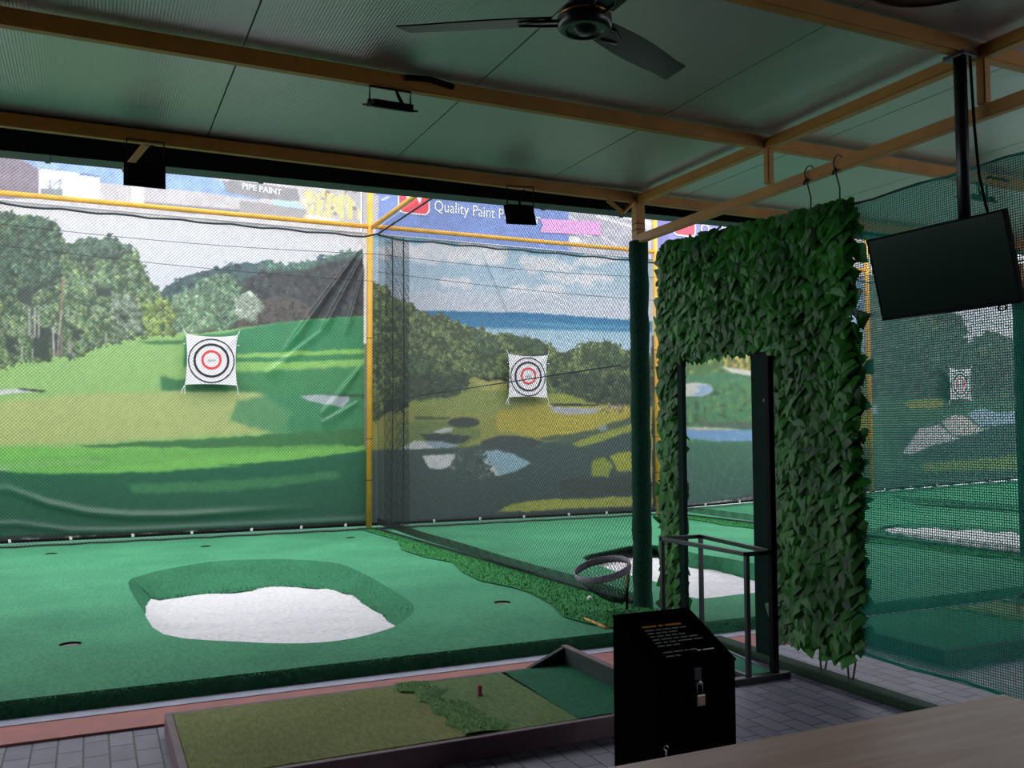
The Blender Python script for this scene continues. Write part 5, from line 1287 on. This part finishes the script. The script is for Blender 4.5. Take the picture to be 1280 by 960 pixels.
# ================================================================== CEILING FAN
fc = Vector((1.587, 2.777, 2.965))
fan = thing('ceiling_fan', 'black three bladed ceiling fan under the foil roof', 'fan', (fc.x, fc.y, ZR))
MB().tube([(fc.x, fc.y, ZR), (fc.x, fc.y, fc.z + 0.05)], 0.016, 12).build('down_rod', fan_black, fan, True)
MB().lathe((fc.x, fc.y, ZR - 0.07), [(0.02, 0.0), (0.055, 0.03), (0.06, 0.07)], 20).build('canopy', fan_black, fan, True)
motor = MB().lathe(fc, [(0.03, 0.115), (0.055, 0.11), (0.058, 0.06), (0.092, 0.045), (0.098, 0.02), (0.098, -0.012), (0.088, -0.022), (0.070, -0.026), (0.066, -0.018), (0.04, -0.020), (0.028, -0.034), (0.0, -0.036)], 36, cap=False).build('motor_housing', fan_black, fan, True)
MB().lathe(fc, [(0.0985, 0.026), (0.0995, 0.023), (0.0985, 0.020)], 36, cap=False).build('trim_ring', mat('brass ring', (170, 130, 60), 0.3, 1.0), motor, True)
def fan_blade(ang):
    d = Vector((math.cos(ang), math.sin(ang), 0)); s = Vector((-d.y, d.x, 0)); n = 12
    vs = []; tl = math.radians(12)
    for k in range(2):
        for i in range(n + 1):
            q = i / n; r0 = 0.115 + 0.558 * q; wd = 0.052 + 0.012 * math.sin(PI * min(1, q * 1.2))
            sk = -0.022 * q
            for j in (-1, 1):
                p = fc + d * (r0 + (0.014 * j if i == n else 0)) + s * (wd * j + sk) + Vector((0, 0, -math.sin(tl) * wd * j + 0.022 - 0.006 * k + 0.012 * q))
                vs.append(p)
    m_ = 2 * (n + 1); fs = []
    for i in range(n):
        fs.append((2 * i, 2 * i + 1, 2 * i + 3, 2 * i + 2)); fs.append((m_ + 2 * i, m_ + 2 * i + 2, m_ + 2 * i + 3, m_ + 2 * i + 1))
        fs.append((2 * i, 2 * i + 2, m_ + 2 * i + 2, m_ + 2 * i)); fs.append((2 * i + 1, m_ + 2 * i + 1, m_ + 2 * i + 3, 2 * i + 3))
    fs.append((0, m_, m_ + 1, 1)); fs.append((2 * n, 2 * n + 1, m_ + 2 * n + 1, m_ + 2 * n))
    o = MB().add(vs, fs).build('blade', fan_black, fan); fix_normals(o)
    h = MB()
    for j in (-1, 1): h.tube([fc + d * 0.08 + s * 0.02 * j + Vector((0, 0, 0.008)), fc + d * 0.16 + s * 0.034 * j + Vector((0, 0, 0.010 - 0.007 * j)), fc + d * 0.24 + s * 0.010 * j + Vector((0, 0, 0.012))], 0.0055, 6)
    h.build('blade_arm', fan_black, o, True)
a0 = 2.586
for k in range(3): fan_blade(a0 - k * 2 * PI / 3)

# ================================================================== DRUM LAMP at top right
dl = thing('drum_lamp', 'round brown drum lamp under the roof at top right', 'lamp', (2.51, 2.03, ZR))
dc = Vector((2.51, 2.03, 3.0))
MB().tube([(dc.x, dc.y, ZR), (dc.x, dc.y, dc.z + 0.2)], 0.006, 8).build('cord', black_matt, dl)
MB().lathe(dc, [(0.245, 0.0), (0.25, 0.004), (0.25, 0.22), (0.246, 0.22), (0.244, 0.01), (0.02, 0.03), (0.0, 0.03)], 40, cap=False).build('shade', lamp_brown, dl, True)
MB().lathe(dc, [(0.0, 0.028), (0.10, 0.026), (0.242, 0.012)], 40, cap=False).build('diffuser', mat('tan diffuser', (120, 92, 62), 0.7), dl, True)

# ================================================================== FLOODLIGHTS
def flood(label, c, w, h, ang, yaw_, brk, cable, ztop_):
    """c centre of the body, ang tilt about the long axis"""
    c = Vector(c); t = thing('floodlight', label, 'floodlight', (c.x, c.y, ztop_), 'slim black floodlights under the purlins')
    rot = Matrix.Rotation(yaw_, 3, 'Z') @ Matrix.Rotation(ang, 3, 'X')
    def part(lo, hi, nm, material, bv=0.004):
        b = MB().bbox(lo, hi, bv); b.v = [tuple(c + rot @ Vector(v)) for v in b.v]; return b.build(nm, material, t)
    part((-w / 2 + 0.02, -h / 2 + 0.02, -0.004), (w / 2 - 0.02, h / 2 - 0.02, 0.028), 'housing', black_matt, 0.006)
    part((-w / 2, -h / 2, -0.010), (w / 2, h / 2, 0.0), 'front_frame', black_matt)
    part((-w / 2 + 0.02, -h / 2 + 0.02, -0.014), (w / 2 - 0.02, h / 2 - 0.02, -0.008), 'glass', glass_dark, 0.002)
    q = [c + rot @ Vector((sx * (w / 2 - 0.015), 0, 0.012)) for sx in (-1, 1)]
    z = brk
    MB().tube([q[0], Vector((q[0].x, q[0].y, z)), Vector((q[1].x, q[1].y, z)), q[1]], 0.0055, 6).build('bracket', black_matt, t)
    MB().tube([Vector(p) for p in cable], 0.010, 8).build('cable', black_matt, t, True)
    return t
def F1(x, y, z): return [(x + 0.05, y, z + 0.02), (x + 0.03, y + 0.02, z + 0.07), (x + 0.0, y, z + 0.12), (x + 0.08, y - 0.035, z + 0.17), (x + 0.3, y - 0.035, z + 0.165)]
flood('slim floodlight hanging from the purlin left of the fan', (1.445, Y1, 3.268), 0.26, 0.19, 0.33, 0.0, 3.365, F1(1.47, Y1, 3.268), ZB - 0.04)
flood('slim floodlight on the purlin seen through the green net', (6.05, Y1, 3.25), 0.26, 0.19, 0.33, 0.0, 3.365, F1(6.08, Y1, 3.25), ZB - 0.04)
p = at(181, 219, 'y', Y2 - 0.05); flood('square black floodlight at the upper left of the bright backdrop', p, 0.25, 0.17, math.radians(72), 0.0, 3.37, [(p.x, p.y, p.z), (p.x + 0.02, p.y + 0.03, 3.25), (p.x + 0.05, Y2, 3.36)], ZB - 0.04)
p = at(650, 268, 'y', Y2 - 0.05); flood('tilted black floodlight in front of the blue hoarding', p, 0.235, 0.20, math.radians(58), -0.22, 3.37, [(p.x, p.y, p.z), (p.x + 0.01, p.y + 0.03, 3.28), (p.x + 0.06, Y2, 3.36)], ZB - 0.04)
# black conduit clipped on top of the purlin beside the first floodlight
MB().tube([(1.52, Y1 - 0.04, 3.43), (1.66, Y1 - 0.045, 3.44), (1.80, Y1 - 0.04, 3.42)], 0.016, 8).build('conduit', black_matt)
tag(bpy.data.objects['conduit'], 'short black conduit on the purlin beside the hanging floodlight', 'conduit')

# ================================================================== CHIPPING NET
rc = at(754, 713, 'y', 6.02)
cn = thing('chipping_net', 'round chipping net with webbing hoop beside the padded post', 'chipping net', (3.75, 6.08, tz(6.1)))
q1, q2 = at(786, 702, 'y', 6.0), at(720, 722, 'y', 6.1)
cc = (q1 + q2) / 2; L1 = (q1 - q2).length / 2; e1 = (q1 - q2).normalized()
e2 = Vector((0.30, 0.92, 0.16)); e2 = (e2 - e1 * e2.dot(e1)).normalized(); nn2 = e1.cross(e2).normalized()
if nn2.z < 0: nn2 = -nn2
k = 40; vs = []; L2 = L1 * 0.95
for i in range(k):
    a = 2 * PI * i / k; p = cc + e1 * L1 * math.cos(a) + e2 * L2 * math.sin(a); o = (e1 * math.cos(a) + e2 * math.sin(a)) * 0.003
    vs += [p + o + nn2 * 0.027, p + o - nn2 * 0.027, p - o - nn2 * 0.027, p - o + nn2 * 0.027]
fs = [(4 * i + j, 4 * i + (j + 1) % 4, 4 * ((i + 1) % k) + (j + 1) % 4, 4 * ((i + 1) % k) + j) for i in range(k) for j in range(4)]
o = MB().add(vs, fs).build('hoop', leather, cn, True); fix_normals(o)
foot = Vector((3.86, 6.17, tz(6.17)))
mm = MB()
low = Vector((3.80, 6.14, 0.16))
for i in range(36):
    a = 2 * PI * i / 36; p = cc + e1 * L1 * math.cos(a) + e2 * L2 * math.sin(a)
    for sg in (-1, 1):
        pts = []
        for q in range(7):
            f = q / 6; a2 = a + sg * f * 1.1; rr_ = (1 - f) ** 0.8
            b_ = (cc + e1 * L1 * math.cos(a2) + e2 * L2 * math.sin(a2)) - cc
            base = cc.lerp(low, f); pts.append(base + b_ * (rr_ * 0.98 + 0.02) - Vector((0, 0, 0.03 * math.sin(PI * f))))
        mm.tube(pts, 0.0016, 3, cap=False)
mm.build('mesh_bag', net_dark, cn)
top = q1 - Vector((0.01, 0, 0.01))
MB().tube([top, top.lerp(foot, 0.55)], 0.008, 8).build('rod', stick_or, cn)
MB().tube([top.lerp(foot, 0.5), foot], 0.010, 8).build('rod_sleeve', black_matt, cn)
mm = MB(); r1, r2, r3 = at_turf(730, 773, 0.012), at_turf(759, 785, 0.012), at_turf(790, 779, 0.012)
mm.tube([r1, r2 - (r2 - r1) * 0.08, r2 + (r3 - r2) * 0.12, r3, foot], 0.010, 8); mm.build('ground_rod', stick_or, cn, True)

# ================================================================== LIGHT
w = bpy.data.worlds.new('sky'); scene.world = w; w.use_nodes = True
nt = w.node_tree; bg = nt.nodes['Background']
tcw = nt.nodes.new('ShaderNodeTexCoord'); sep = nt.nodes.new('ShaderNodeSeparateXYZ'); nt.links.new(tcw.outputs['Generated'], sep.inputs[0])
cr = nt.nodes.new('ShaderNodeValToRGB'); nt.links.new(sep.outputs['Z'], cr.inputs['Fac'])
cr.color_ramp.elements[0].position = 0.0; cr.color_ramp.elements[0].color = (0.80, 0.86, 0.94, 1)
cr.color_ramp.elements[1].position = 0.9; cr.color_ramp.elements[1].color = (0.92, 0.96, 1.0, 1)
nt.links.new(cr.outputs['Color'], bg.inputs['Color']); bg.inputs['Strength'].default_value = 2.2
sun = bpy.data.lights.new('sun', 'SUN'); sun.energy = 2.6; sun.angle = math.radians(70); sun.color = (1.0, 0.97, 0.93)
so = bpy.data.objects.new('sun', sun); COL.objects.link(so); so.rotation_euler = (math.radians(46), math.radians(-8), 0)

vs_ = scene.view_settings
scene.display_settings.display_device = 'sRGB'
vs_.view_transform = 'Standard'; vs_.look = 'None'; vs_.gamma = 1.0; vs_.use_curve_mapping = False; vs_.exposure = 0.33
cy = scene.cycles
cy.use_denoising = True
cy.max_bounces = 8; cy.diffuse_bounces = 5; cy.glossy_bounces = 4; cy.sample_clamp_indirect = 6
